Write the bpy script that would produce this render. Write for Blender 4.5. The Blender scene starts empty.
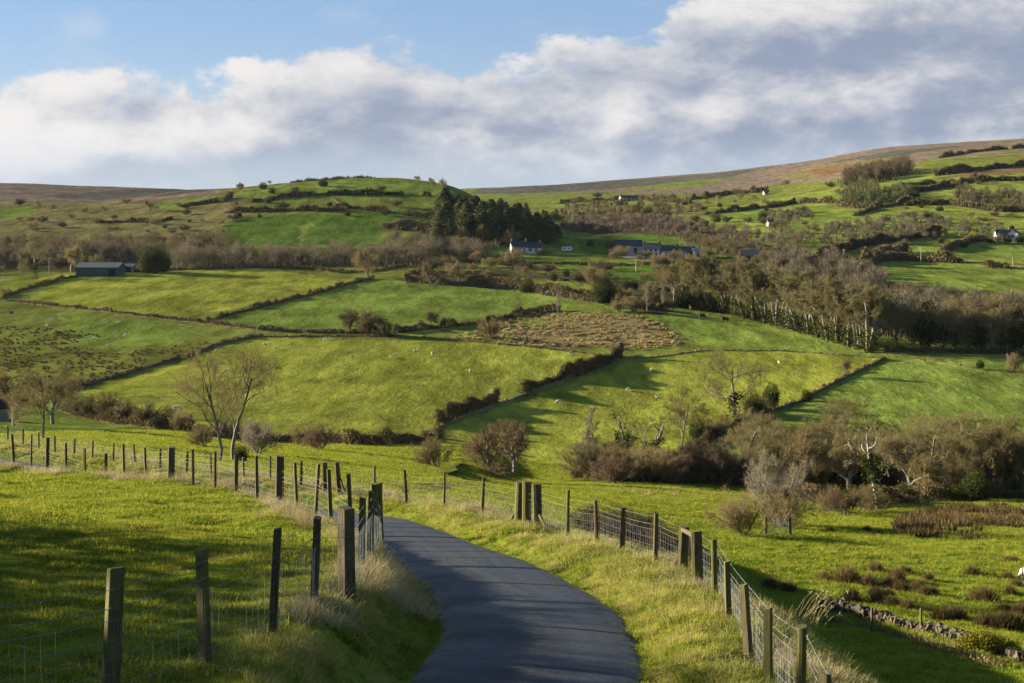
import bpy, math, random
import numpy as np
from mathutils import Vector, Matrix, Euler
random.seed(7)
R = math.radians
SC = bpy.context.scene
COL = SC.collection
F, CX, HY = 50/36*1024, 512.0, 215.0        # focal length in pixels, optical centre, eye-level row
RNG = np.random.default_rng(11)
ORD = ['first','second','third','fourth','fifth','sixth','seventh','eighth','ninth','tenth','eleventh','twelfth','thirteenth',
       'fourteenth','fifteenth','sixteenth','seventeenth','eighteenth','nineteenth','twentieth']

# ------------------------------------------------------------------ numeric helpers
def smooth(a, b, x):
    t = np.clip((x-a)/(b-a), 0, 1); return t*t*(3-2*t)
def vnoise(x, y, seed=0):
    xi = np.floor(x).astype(np.int64); yi = np.floor(y).astype(np.int64)
    fx = x-xi; fy = y-yi; fx = fx*fx*(3-2*fx); fy = fy*fy*(3-2*fy)
    def h(a, b):
        n = (a*374761393 + b*668265263 + seed*974711) & 0xffffffff
        n = ((n ^ (n >> 13))*1274126177) & 0xffffffff
        return ((n ^ (n >> 16)) & 0xffff)/65535.0
    return (h(xi,yi)*(1-fx)+h(xi+1,yi)*fx)*(1-fy)+(h(xi,yi+1)*(1-fx)+h(xi+1,yi+1)*fx)*fy - 0.5
def fbm(x, y, o=3, seed=0):
    s = 0; a = 1.0
    for i in range(o):
        s = s + a*vnoise(x*2**i, y*2**i, seed+i); a *= .5
    return s
def pchip(x, y, xq):
    x = np.asarray(x, float); y = np.asarray(y, float)
    h = np.diff(x); dl = np.diff(y)/h
    d = np.zeros_like(y)
    for k in range(1, len(x)-1):
        if dl[k-1]*dl[k] > 0:
            w1 = 2*h[k]+h[k-1]; w2 = h[k]+2*h[k-1]
            d[k] = (w1+w2)/(w1/dl[k-1]+w2/dl[k])
    d[0] = dl[0]; d[-1] = dl[-1]
    xq = np.clip(xq, x[0], x[-1]); k = np.clip(np.searchsorted(x, xq)-1, 0, len(x)-2)
    t = (xq-x[k])/h[k]; t2 = t*t; t3 = t2*t
    return y[k]*(2*t3-3*t2+1)+h[k]*d[k]*(t3-2*t2+t)+y[k+1]*(-2*t3+3*t2)+h[k]*d[k+1]*(t3-t2)

# ------------------------------------------------------------------ the lie of the land
# survey table: per bearing, (row seen from the viewpoint, distance ahead) pairs
def PL(*ds): return [(HY+F*(2.75+.135*d)/d, d) for d in ds]
LEFT = PL(3, 6, 10, 18, 30, 42)
COLS = {
 -400: LEFT+PL(55)+[(452,75),(440,110),(425,150),(405,210),(375,300),(345,390),(312,470),(290,540),(270,640),(245,800),(225,1000),(208,1500),(200,2200),(206,3600),(212,6000)],
 -180: LEFT+PL(55)+[(452,75),(440,105),(428,145),(412,200),(388,285),(350,370),(318,440),(292,510),(272,600),(250,720),(228,850),(208,1100),(192,1800),(196,2600),(206,6000)],
 0:   LEFT+PL(55)+[(455,70),(446,88),(433,130),(420,180),(402,230),(384,285),(360,335),(345,368),(328,402),(312,440),(304,462),(290,500),(279,545),(269,605),(260,655),(243,730),(225,810),(207,950),(195,1250),(183,1750),(195,2300),(206,6000)],
 128: LEFT+PL(54)+[(469,63),(462,75),(448,108),(436,148),(424,190),(402,240),(380,285),(350,348),(330,395),(312,430),(290,492),(272,560),(262,620),(240,710),(217,810),(202,960),(193,1300),(186.5,1750),(196,2300),(206,6000)],
 192: LEFT+PL(50)+[(478,59),(470,70),(456,98),(446,134),(431,174),(420,197),(401,254),(375,298),(345,355),(327,396),(311,431),(290,492),(272,560),(262,620),(243,695),(222,770),(205,860),(194,930),(188,1010),(193,1300),(188.5,1750),(200,2400),(206,6000)],
 256: LEFT+PL(47)+[(489,56),(480,64),(466,88),(455,120),(446,160),(438,205),(400,268),(370,312),(340,362),(325,397),(310,432),(290,492),(272,560),(262,620),(245,680),(225,740),(205,815),(190,880),(185.5,940),(198,1100),(205,1700),(203,2600),(206,6000)],
 384: PL(3,6,10,18,30,38)+[(530,44),(507,52),(494,66),(481,92),(466,130),(452,175),(440,215),(400,272),(370,315),(340,365),(327,395),(305,450),(280,535),(265,600),(255,640),(240,690),(220,750),(200,820),(183,890),(177.5,935),(190,1080),(203,1700),(200,2600),(204,6000)],
 470: PL(3,6,10,18,30,36)+[(536,40),(515,45.5),(503,60),(492,92),(482,130),(466,165),(452,195),(436,235),(400,280),(370,318),(342,362),(330,392),(312,435),(295,490),(280,540),(265,600),(255,645),(242,690),(225,750),(205,810),(190,870),(187,900),(204,1100),(206,1500),(197,2200),(189,2800),(200,6000)],
 512: PL(3,6,10,18,26)+[(545,35),(527,42),(512,62),(500,105),(490,140),(480,183),(440,240),(400,285),(370,320),(348,355),(335,387),(318,430),(300,480),(285,530),(265,600),(254,650),(240,705),(224,770),(222,800),(230,920),(212,1300),(200,1900),(188,2700),(200,6000)],
 576: PL(3,6,10,18,24)+[(560,30),(540,36.5),(520,62),(503,105),(490,145),(481,185),(440,242),(400,290),(370,323),(350,355),(333,388),(314,428),(295,480),(280,535),(264,605),(254,655),(243,715),(236,790),(232,900),(215,1150),(205,1400),(196,1900),(184,2800),(198,6000)],
 640: PL(3,6,10,17)+[(585,25.5),(567,30.5),(562,42),(555,68),(543,90),(525,104),(500,132),(490,152),(481,187),(440,245),(400,293),(370,325),(350,355),(330,390),(310,425),(290,480),(270,560),(258,640),(245,720),(235,800),(225,900),(213,1050),(203,1300),(195,1800),(185,2500),(178.5,3100),(198,6000)],
 704: PL(3,6,10,14)+[(640,21),(600,26),(592,40),(578,68),(560,88),(530,108),(507,132),(492,165),(480,190),(440,245),(400,293),(370,325),(352,352),(335,385),(315,425),(295,480),(275,550),(260,620),(245,710),(232,800),(218,930),(208,1080),(198,1350),(190,1800),(180,2400),(173,3000),(195,6000)],
 768: PL(3,6,9)+[(735,14),(688,18.5),(660,36),(632,60),(610,75),(585,83),(560,92),(532,110),(512,133),(504,150),(492,180),(450,235),(400,290),(370,322),(355,342),(340,370),(320,420),(300,470),(280,540),(260,620),(240,720),(225,820),(212,950),(200,1150),(190,1500),(177,2200),(167,2900),(190,6000)],
 896: PL(3,6,9)+[(790,13),(740,20),(700,34),(655,54),(625,68),(600,78),(580,85),(560,93),(538,109),(518,133),(504,155),(496,180),(450,235),(400,287),(360,333),(330,390),(300,470),(275,560),(260,630),(240,700),(220,800),(200,930),(180,1150),(165,1500),(157,1900),(152,2300),(147,2900),(185,6000)],
 1024: PL(3,6,9)+[(790,14),(745,24),(700,41),(662,56),(632,68),(605,78),(582,86),(562,94),(540,110),(522,133),(506,158),(498,180),(450,235),(400,287),(360,333),(330,390),(300,470),(275,560),(256,630),(240,690),(220,780),(200,880),(180,1010),(165,1200),(151,1550),(147,2000),(140,2700),(180,6000)],
 1240: PL(3,6,9)+[(790,16),(745,28),(700,46),(662,60),(632,70),(605,80),(582,88),(562,96),(540,112),(522,136),(506,165),(498,190),(450,240),(400,292),(360,340),(330,400),(300,480),(275,560),(250,640),(230,700),(205,800),(185,930),(165,1150),(145,1600),(135,2400),(175,6000)],
 1600:PL(3,6,9)+[(790,18),(700,40),(640,70),(590,105),(540,150),(500,190),(440,260),(390,330),(340,420),(300,520),(260,650),(220,800),(185,1000),(150,1500),(135,2400),(170,6000)],
}
LR = np.linspace(math.log(2.0), math.log(6500.0), 1400)
_ph, _sl = [], []
for px in sorted(COLS):
    ph = math.atan((px-CX)/F); c = math.cos(ph)
    d = np.array([q[1] for q in COLS[px]], float); y = np.array([q[0] for q in COLS[px]], float)
    _ph.append(ph); _sl.append(pchip(np.log(d/c), -(y-HY)/F*c, LR))
def outer(fn): return np.array([fn(math.exp(l)) for l in LR])/np.exp(LR)
side = lambda r: -2.75 - .03*min(r,60) - .05*max(0,min(r-60,400)) + .03*max(0,r-700)
back = lambda r: -2.75 + .135*min(r,45) + .01*max(0,r-45)
for a, fn in ((75,side),(100,lambda r: .5*side(r)+.5*back(r)),(140,back),(181,back)):
    _ph.append(R(a)); _sl.append(outer(fn)); _ph.append(-R(a)); _sl.append(outer(fn))
_o = np.argsort(_ph); _ph = np.array(_ph)[_o]; _sl = np.array(_sl)[_o]
PG = np.concatenate([np.linspace(-math.pi, R(-35), 120, endpoint=False), np.linspace(R(-35), R(35), 900), np.linspace(R(35), math.pi, 121)[1:]])
TB = np.empty((len(PG), len(LR)))
for j in range(len(LR)): TB[:, j] = pchip(_ph, _sl[:, j], PG)
def blur(A, n, ax):
    k = np.ones(n)/n; m = n//2
    P = np.concatenate([np.repeat(np.take(A,[0],ax),m,ax), A, np.repeat(np.take(A,[-1],ax),m,ax)], ax)
    return np.apply_along_axis(lambda v: np.convolve(v,k,'valid'), ax, P)
for _ in range(2): TB = blur(TB, 25, 0)
TB = blur(TB, 9, 1)

# road centre line (east, north, height)
RC = np.array([(.3,-14,-1.3),(.3,-6,-2.4),(.3,0,-3.3),(.25,9,-4.6),(.15,15,-5.42),(.2,18,-5.82),(.38,20.7,-6.2),(.33,23,-6.5),(.0,26,-6.95),(-.6,29.5,-7.45),
    (-1.3,33,-8.0),(-2.2,37,-8.68),(-3.2,41,-9.25),(-4.6,45.2,-9.8),(-6.5,49,-10.45),(-9,52.3,-10.85),(-12.7,56,-11.05),(-17,60,-11.35),(-24,67.5,-11.95),(-40,84,-13.1),(-60,104,-15)])
def catmull(P, n):
    P = np.asarray(P, float); Q = np.vstack([2*P[0]-P[1], P, 2*P[-1]-P[-2]]); out = []
    for i in range(1, len(Q)-2):
        for t in np.linspace(0,1,n,endpoint=False):
            a,b,c,d = Q[i-1],Q[i],Q[i+1],Q[i+2]
            out.append(.5*(2*b+(c-a)*t+(2*a-5*b+4*c-d)*t*t+(3*b-a-3*c+d)*t**3))
    out.append(Q[-2]); return np.array(out)
RS = catmull(RC, 22)
RT = np.gradient(RS, axis=0); _l = np.hypot(RT[:,0],RT[:,1])[:,None]; RT = RT/_l
RHW = 1.5
def road_sd(X, Y):
    s = np.empty(len(X)); z = np.empty(len(X))
    for i in range(0, len(X), 20000):
        x = X[i:i+20000,None]; y = Y[i:i+20000,None]
        k = np.argmin((x-RS[:,0])**2+(y-RS[:,1])**2, axis=1)
        dx = X[i:i+20000]-RS[k,0]; dy = Y[i:i+20000]-RS[k,1]
        al = dx*RT[k,0]+dy*RT[k,1]
        s[i:i+20000] = dx*RT[k,1]-dy*RT[k,0]
        s[i:i+20000] = np.where(np.abs(s[i:i+20000])<1e-9,1e-9,s[i:i+20000])
        s[i:i+20000] = np.sign(s[i:i+20000])*np.hypot(dx,dy)*np.where(np.abs(al)>3,1,np.abs(s[i:i+20000])/np.maximum(np.hypot(dx,dy),1e-9))
        z[i:i+20000] = RS[k,2]+np.clip(al,-1,1)*RT[k,2]
    return s, z
def H(X, Y):
    X = np.atleast_1d(np.asarray(X,float)); Y = np.atleast_1d(np.asarray(Y,float))
    r = np.maximum(np.hypot(X,Y), 2.001); ph = np.arctan2(X,Y)
    i = np.clip(np.interp(ph, PG, np.arange(len(PG))), 0, len(PG)-1.001); j = (np.log(r)-LR[0])/(LR[1]-LR[0]); j = np.clip(j,0,len(LR)-1.001)
    i0 = i.astype(int); j0 = j.astype(int); a = i-i0; b = j-j0
    z = ((TB[i0,j0]*(1-b)+TB[i0,j0+1]*b)*(1-a)+(TB[i0+1,j0]*(1-b)+TB[i0+1,j0+1]*b)*a)*r
    far = smooth(60,200,r)
    z = z + far*(.6*fbm(X/38,Y/38,2,3)+.22*fbm(X/7,Y/7,3,9)) + smooth(700,1600,r)*5*fbm(X/160,Y/160,3,5)
    z = z + (1-far)*(.15*fbm(X/2.4,Y/2.4,3,21)+.09*fbm(X/.8,Y/.8,2,23))
    m = (Y>-14)&(Y<110)&(X>-62)&(X<20)
    if m.any():
        s, zr = road_sd(X[m],Y[m]); a_ = np.abs(s)
        hum = .10*fbm(X[m]/.9,Y[m]/.9,3,33)*smooth(1.6,2.2,a_)
        lft = zr + .75*smooth(1.55,2.75,a_) + hum
        rgt = zr + .18*smooth(1.5,2.2,a_) - .12*smooth(2.4,3.4,a_) + 2.0*hum
        pr = np.where(s<0, lft, rgt) + np.where(a_<1.9, -.03-.02*(a_/1.5)**2, 0)
        w = np.where(s<0, np.where(Y[m]>46, smooth(1.9,3.1,a_), smooth(2.3,4.2,a_)), smooth(3.0,6.5,a_))
        z[m] = pr*(1-w)+z[m]*w
    return z
def h1(x, y): return float(H([x],[y])[0])
_DS = np.geomspace(9, 6000, 2200)
def hit(px, py, dmin=0):
    """ground point seen at a pixel -> (x, y, z)"""
    t = (px-CX)/F; g = H(t*_DS, _DS); rz = -(py-HY)/F*_DS
    ok = np.where((rz <= g) & (_DS >= dmin))[0]
    if len(ok): k = ok[0]
    else: k = int(np.argmax(np.where(_DS>max(dmin,60), (g-rz)/_DS, -9)))
    d = _DS[k]
    if len(ok) and k > 0 and _DS[k-1] >= dmin:
        a = rz[k-1]-g[k-1]; b = g[k]-rz[k]
        d = _DS[k-1]+(d-_DS[k-1])*a/max(a+b,1e-9)
    return np.array((t*d, d, h1(t*d, d)))
def at(px, d): x = (px-CX)/F*d; return np.array((x, d, h1(x, d)))
def subdiv(P, step=10):
    out = []
    for a, b in zip(P[:-1], P[1:]):
        n = max(1, int(math.hypot(b[0]-a[0], b[1]-a[1])/step))
        for i in range(n): out.append((a[0]+(b[0]-a[0])*i/n, a[1]+(b[1]-a[1])*i/n))
    out.append(P[-1]); return out
def pline(P, step=10, dmin=0): return np.array([hit(x,y,dmin) for x,y in subdiv(P, step)])
def inpoly(X, Y, P):
    c = np.zeros(len(X), bool); n = len(P); j = n-1
    for i in range(n):
        xi,yi = P[i][0],P[i][1]; xj,yj = P[j][0],P[j][1]
        if yi != yj: c ^= ((yi>Y)!=(yj>Y)) & (X < (xj-xi)*(Y-yi)/(yj-yi)+xi)
        j = i
    return c

# ------------------------------------------------------------------ mesh and object helpers
class MB:
    """collects vertices and faces of one mesh"""
    def __init__(s): s.V=[]; s.T=[]; s.Q=[]; s.n=0; s.tint=[]
    def add(s, V, T=None, Q=None, tint=None):
        V = np.asarray(V,float).reshape(-1,3); s.V.append(V)
        if T is not None and len(T): s.T.append(np.asarray(T).reshape(-1,3)+s.n)
        if Q is not None and len(Q): s.Q.append(np.asarray(Q).reshape(-1,4)+s.n)
        s.tint.append(np.full(len(V), .5) if tint is None else np.broadcast_to(np.asarray(tint,float), (len(V),)))
        s.n += len(V)
    def box(s, c, sz, rz=0):
        x,y,z = np.array(sz)/2; V = np.array([(i,j,k) for k in (-z,z) for j in (-y,y) for i in (-x,x)])
        c_,s_ = math.cos(rz), math.sin(rz)
        V = np.c_[V[:,0]*c_-V[:,1]*s_, V[:,0]*s_+V[:,1]*c_, V[:,2]]+np.array(c)
        s.add(V, Q=[(0,2,3,1),(4,5,7,6),(0,1,5,4),(2,6,7,3),(0,4,6,2),(1,3,7,5)])
    def tubes(s, p0, p1, r0, r1, k=4, tint=None):
        p0=np.asarray(p0,float).reshape(-1,3); p1=np.asarray(p1,float).reshape(-1,3); N=len(p0)
        if not N: return
        r0=np.broadcast_to(np.asarray(r0,float),(N,)); r1=np.broadcast_to(np.asarray(r1,float),(N,))
        d=p1-p0; d/=np.maximum(np.linalg.norm(d,axis=1),1e-9)[:,None]
        ref=np.where(np.abs(d[:,2:3])>.9,[[1.,0,0]],[[0,0,1.]]); u=np.cross(d,ref); u/=np.linalg.norm(u,axis=1)[:,None]; v=np.cross(d,u)
        an=np.arange(k)*2*math.pi/k; ring=u[:,None]*np.cos(an)[None,:,None]+v[:,None]*np.sin(an)[None,:,None]
        V=np.concatenate([p0[:,None]+ring*r0[:,None,None], p1[:,None]+ring*r1[:,None,None]],1)
        b=np.arange(N)[:,None]*2*k; i=np.arange(k)[None]; j=(i+1)%k
        Q=np.stack([b+i,b+j,b+k+j,b+k+i],-1).reshape(-1,4)
        s.add(V.reshape(-1,3), Q=Q, tint=None if tint is None else np.repeat(np.broadcast_to(np.asarray(tint,float),(N,)),2*k))
    def spikes(s, p0, p1, w, tint=None, rng=RNG):
        p0=np.asarray(p0,float).reshape(-1,3); p1=np.asarray(p1,float).reshape(-1,3); N=len(p0)
        if not N: return
        d=p1-p0; u=np.cross(d, rng.normal(size=(N,3))); u/=np.maximum(np.linalg.norm(u,axis=1),1e-9)[:,None]
        w=np.broadcast_to(np.asarray(w,float),(N,))[:,None]
        V=np.stack([p0-u*w/2,p0+u*w/2,p1],1).reshape(-1,3)
        s.add(V, T=np.arange(3*N).reshape(-1,3), tint=None if tint is None else np.repeat(np.broadcast_to(np.asarray(tint,float),(N,)),3))
    def leaves(s, c, size, tint=None, rng=RNG):
        c=np.asarray(c,float).reshape(-1,3); N=len(c)
        if not N: return
        a=rng.normal(size=(N,3)); a/=np.linalg.norm(a,axis=1)[:,None]; b=np.cross(a,rng.normal(size=(N,3))); b/=np.linalg.norm(b,axis=1)[:,None]
        sz=np.broadcast_to(np.asarray(size,float),(N,))[:,None]
        V=np.stack([c-a*sz,c+b*sz*.55,c+a*sz,c-b*sz*.55],1).reshape(-1,3)
        s.add(V, Q=np.arange(4*N).reshape(-1,4), tint=None if tint is None else np.repeat(np.broadcast_to(np.asarray(tint,float),(N,)),4))
    def mesh(s, name, mat=None, sm=False):
        V=np.concatenate(s.V) if s.V else np.zeros((0,3)); T=np.concatenate(s.T) if s.T else np.zeros((0,3),int); Q=np.concatenate(s.Q) if s.Q else np.zeros((0,4),int)
        me=bpy.data.meshes.new(name); me.vertices.add(len(V)); me.vertices.foreach_set('co',V.astype(np.float32).ravel())
        nl=len(T)*3+len(Q)*4; me.loops.add(nl); me.loops.foreach_set('vertex_index',np.concatenate([T.ravel(),Q.ravel()]).astype(np.int32))
        me.polygons.add(len(T)+len(Q)); st=np.concatenate([np.arange(len(T))*3, len(T)*3+np.arange(len(Q))*4]).astype(np.int32)
        me.polygons.foreach_set('loop_start',st)
        me.polygons.foreach_set('use_smooth',np.full(len(T)+len(Q),sm,bool))
        me.update(calc_edges=True)
        at_=me.attributes.new('tint','FLOAT','POINT'); at_.data.foreach_set('value',np.concatenate(s.tint).astype(np.float32))
        if mat: me.materials.append(mat)
        return me
def obj(name, me, parent=None, loc=(0,0,0), rz=0, sc=1):
    o=bpy.data.objects.new(name, me); COL.objects.link(o); o.location=loc; o.rotation_euler=(0,0,rz)
    o.scale=(sc,sc,sc) if np.isscalar(sc) else sc
    if parent: o.parent=parent
    return o
def tag(o, label, cat, group=None):
    o['label']=label; o['category']=cat
    if group: o['group']=group
    return o
def empty(name, loc, label, cat, group=None, rz=0, sc=1):
    o=bpy.data.objects.new(name,None); o.empty_display_size=.3; COL.objects.link(o); o.location=loc; o.rotation_euler=(0,0,rz)
    o.scale=(sc,sc,sc) if np.isscalar(sc) else sc
    return tag(o,label,cat,group)

# ------------------------------------------------------------------ materials
class NT:
    def __init__(s, tree): s.t=tree; s.t.nodes.clear()
    def n(s, ty, **kw):
        nd=s.t.nodes.new(ty)
        for k,v in kw.items():
            if k in nd.inputs and not hasattr(nd,k): nd.inputs[k].default_value=v
            else: setattr(nd,k,v)
        return nd
    def l(s, a, b): s.t.links.new(a,b)
    def _in(s, nd, i, v):
        if isinstance(v,(int,float,tuple,list)): nd.inputs[i].default_value=v
        else: s.l(v,nd.inputs[i])
    def math(s, op, a, b=0, c=None, clamp=False):
        nd=s.t.nodes.new('ShaderNodeMath'); nd.operation=op; nd.use_clamp=clamp; s._in(nd,0,a); s._in(nd,1,b)
        if c is not None: s._in(nd,2,c)
        return nd.outputs[0]
    def mix(s, f, a, b, mode='MIX'):
        nd=s.t.nodes.new('ShaderNodeMix'); nd.data_type='RGBA'; nd.blend_type=mode; nd.clamp_factor=True
        for i,v in ((0,f),(6,a),(7,b)):
            if isinstance(v,tuple) and len(v)==3: v=(*v,1)
            s._in(nd,i,v)
        return nd.outputs[2]
    def noise(s, vec, scale, detail=3, rough=.55, dist=0):
        nd=s.t.nodes.new('ShaderNodeTexNoise'); nd.inputs['Scale'].default_value=scale; nd.inputs['Detail'].default_value=detail; nd.inputs['Roughness'].default_value=rough; nd.inputs['Distortion'].default_value=dist
        if vec is not None: s.l(vec, nd.inputs['Vector'])
        return nd.outputs[0]
    def ramp(s, f, lo, hi, a=0., b=1.):
        nd=s.t.nodes.new('ShaderNodeMapRange'); nd.interpolation_type='SMOOTHSTEP'; nd.clamp=True; s._in(nd,0,f)
        for i,v in ((1,lo),(2,hi),(3,a),(4,b)): s._in(nd,i,v)
        return nd.outputs[0]
    def scalev(s, v, sc, rz=0):
        nd=s.t.nodes.new('ShaderNodeMapping'); nd.inputs['Rotation'].default_value=(0,0,rz); nd.inputs['Scale'].default_value=sc; s.l(v,nd.inputs[0]); return nd.outputs[0]
    def bump(s, h, strength, dist):
        nd=s.t.nodes.new('ShaderNodeBump'); s._in(nd,'Strength',strength); s._in(nd,'Distance',dist); s.l(h,nd.inputs['Height']); return nd.outputs[0]
def newmat(name):
    m=bpy.data.materials.new(name); m.use_nodes=True; return m, NT(m.node_tree)
def finish(t, shader): o=t.n('ShaderNodeOutputMaterial'); t.l(shader,o.inputs[0])
def plain(name, c, c2=None, rough=.8, scale=3., metal=0., bump=0., spec=.3, coords='Object', stretch=(1,1,1), var=.25):
    """solid surface: two tones mottled together, per-object variation, optional bump"""
    m,t=newmat(name); tc=t.n('ShaderNodeTexCoord').outputs[coords]; v=t.scalev(tc,stretch)
    nz=t.noise(v,scale,5,.6); f=t.ramp(nz,.35,.65)
    c2=c2 or tuple(x*.6 for x in c)
    cc=t.mix(f,c,c2); rnd=t.n('ShaderNodeObjectInfo').outputs['Random']
    k=t.math('MULTIPLY_ADD',rnd,var*2,1-var); cc=t.mix(1.,cc,k,'MULTIPLY')
    b=t.n('ShaderNodeBsdfPrincipled'); t.l(cc,b.inputs['Base Color']); b.inputs['Roughness'].default_value=rough; b.inputs['Metallic'].default_value=metal; b.inputs['Specular IOR Level'].default_value=spec
    if bump: t.l(t.bump(t.noise(v,scale*4,4),.6,bump),b.inputs['Normal'])
    finish(t,b.outputs[0]); return m
def foliage(name, c1, c2, trans=.25, wscale=.12, spread=1., fine=0):
    """thin leaves, twigs or blades: tone varies by leaf (tint), by plant and in patches over the ground"""
    m,t=newmat(name); a=t.n('ShaderNodeAttribute',attribute_name='tint').outputs['Fac']
    rnd=t.n('ShaderNodeObjectInfo').outputs['Random']; pos=t.n('ShaderNodeNewGeometry').outputs['Position']
    nz=t.noise(pos,wscale,3)
    if fine: nz=t.math('MULTIPLY_ADD',t.math('SUBTRACT',t.noise(pos,fine,3,.6),.5),1.1,nz)
    f=t.math('MULTIPLY_ADD',rnd,.5*spread,t.math('MULTIPLY_ADD',nz,1.2*spread,t.math('MULTIPLY',a,.7)))
    f=t.math('SUBTRACT',f,.5*spread+.1,clamp=True)
    cc=t.mix(f,c1,c2)
    d=t.n('ShaderNodeBsdfDiffuse'); t.l(cc,d.inputs[0]); tr=t.n('ShaderNodeBsdfTranslucent'); t.l(cc,tr.inputs[0])
    mx=t.n('ShaderNodeMixShader'); mx.inputs[0].default_value=trans; t.l(d.outputs[0],mx.inputs[1]); t.l(tr.outputs[0],mx.inputs[2])
    finish(t,mx.outputs[0]); return m
def mat_ground():
    m,t=newmat('ground'); pos=t.n('ShaderNodeNewGeometry').outputs['Position']
    at_=t.n('ShaderNodeAttribute',attribute_name='cover'); base=at_.outputs['Color']; ro=at_.outputs['Alpha']
    n1=t.noise(pos,.028,4,.6); n2=t.noise(pos,.35,4,.65); n3=t.noise(pos,2.2,4,.7); n4=t.noise(pos,9.,3,.7)
    # clumps and coarse patches; rough ground mottles strongly
    n0=t.noise(t.scalev(pos,(1,.30,1),.55),.13,4,.7)
    k=t.ramp(n1,.3,.7,.80,1.2); c=t.mix(1.,base,k,'MULTIPLY'); c=t.mix(1.,c,t.ramp(n0,.3,.7,.60,1.36),'MULTIPLY')
    c=t.mix(t.math('MULTIPLY',t.ramp(n2,.50,.70),t.math('MULTIPLY_ADD',ro,.55,.16)),c,(.050,.062,.018))
    c=t.mix(t.math('MULTIPLY',t.ramp(n3,.48,.72),t.math('MULTIPLY_ADD',ro,.45,.26)),c,(.17,.155,.05))
    c=t.mix(t.math('MULTIPLY',t.ramp(n4,.5,.75),.35),c,(.035,.055,.010))
    b=t.n('ShaderNodeBsdfDiffuse'); t.l(c,b.inputs[0]); b.inputs[1].default_value=.6
    hgt=t.math('ADD',t.math('MULTIPLY',n3,t.math('MULTIPLY_ADD',ro,.9,.35)),t.math('MULTIPLY_ADD',n4,.12,t.math('MULTIPLY_ADD',n2,t.math('MULTIPLY_ADD',ro,1.8,.9),t.math('MULTIPLY',n0,2.2))))
    t.l(t.bump(hgt,.9,.5),b.inputs['Normal']); finish(t,b.outputs[0]); return m
def mat_road():
    m,t=newmat('asphalt'); pos=t.n('ShaderNodeNewGeometry').outputs['Position']
    n1=t.noise(pos,.6,4,.6); n2=t.noise(pos,26,4,.75); n3=t.noise(pos,5,4,.6)
    u=t.n('ShaderNodeAttribute',attribute_name='across').outputs['Fac']       # -1..1 across the lane
    au=t.math('ABSOLUTE',u)
    n5=t.noise(pos,1.7,5,.7); n6=t.noise(pos,90,2,.8)
    c=t.mix(t.ramp(n2,.38,.66),(.0025,.005,.011),(.014,.021,.038)); c=t.mix(t.ramp(n6,.58,.70,0,.8),c,(.055,.065,.085))
    c=t.mix(t.ramp(n1,.45,.62,0,.5),c,(.005,.008,.014)); c=t.mix(t.ramp(n5,.56,.66,0,.35),c,(.017,.024,.039))
    trk=t.math('MULTIPLY',t.ramp(t.math('ABSOLUTE',t.math('SUBTRACT',au,.45)),.20,.06),.30); c=t.mix(trk,c,(.016,.023,.037))
    mid=t.math('MULTIPLY',t.ramp(au,.16,.02),t.ramp(n3,.46,.66,0,.6)); c=t.mix(mid,c,(.04,.05,.016))
    edge=t.math('MULTIPLY',t.ramp(au,.74,.98),t.ramp(t.math('ADD',n3,t.math('MULTIPLY',n5,.6)),.68,.92)); c=t.mix(edge,c,(.07,.075,.025))
    b=t.n('ShaderNodeBsdfPrincipled'); t.l(c,b.inputs['Base Color']); t.l(t.ramp(n1,.3,.7,.55,.75),b.inputs['Roughness']); b.inputs['Specular IOR Level'].default_value=.25
    t.l(t.bump(t.math('MULTIPLY_ADD',n2,.6,t.math('MULTIPLY',n3,.8)),.9,.03),b.inputs['Normal']); finish(t,b.outputs[0]); return m
def mat_post():
    m,t=newmat('weathered_wood'); oc=t.n('ShaderNodeTexCoord').outputs['Object']; rnd=t.n('ShaderNodeObjectInfo').outputs['Random']
    add=t.n('ShaderNodeVectorMath',operation='ADD'); t.l(oc,add.inputs[0]); cb=t.n('ShaderNodeCombineXYZ'); t.l(t.math('MULTIPLY',rnd,40),cb.inputs[0]); t.l(cb.outputs[0],add.inputs[1]); v=add.outputs[0]
    g=t.noise(t.scalev(v,(3,3,.8)),6,5,.65); n=t.noise(t.scalev(v,(1,1,2)),1.3,3)
    c=t.mix(t.ramp(g,.35,.65),(.105,.085,.055),(.026,.021,.014))
    moss=t.ramp(t.math('MULTIPLY_ADD',rnd,.35,n),.5,.8,0,.8); c=t.mix(moss,c,(.09,.09,.024))
    b=t.n('ShaderNodeBsdfPrincipled'); t.l(c,b.inputs['Base Color']); b.inputs['Roughness'].default_value=.9; b.inputs['Specular IOR Level'].default_value=.15
    t.l(t.bump(g,.7,.02),b.inputs['Normal']); finish(t,b.outputs[0]); return m
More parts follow.
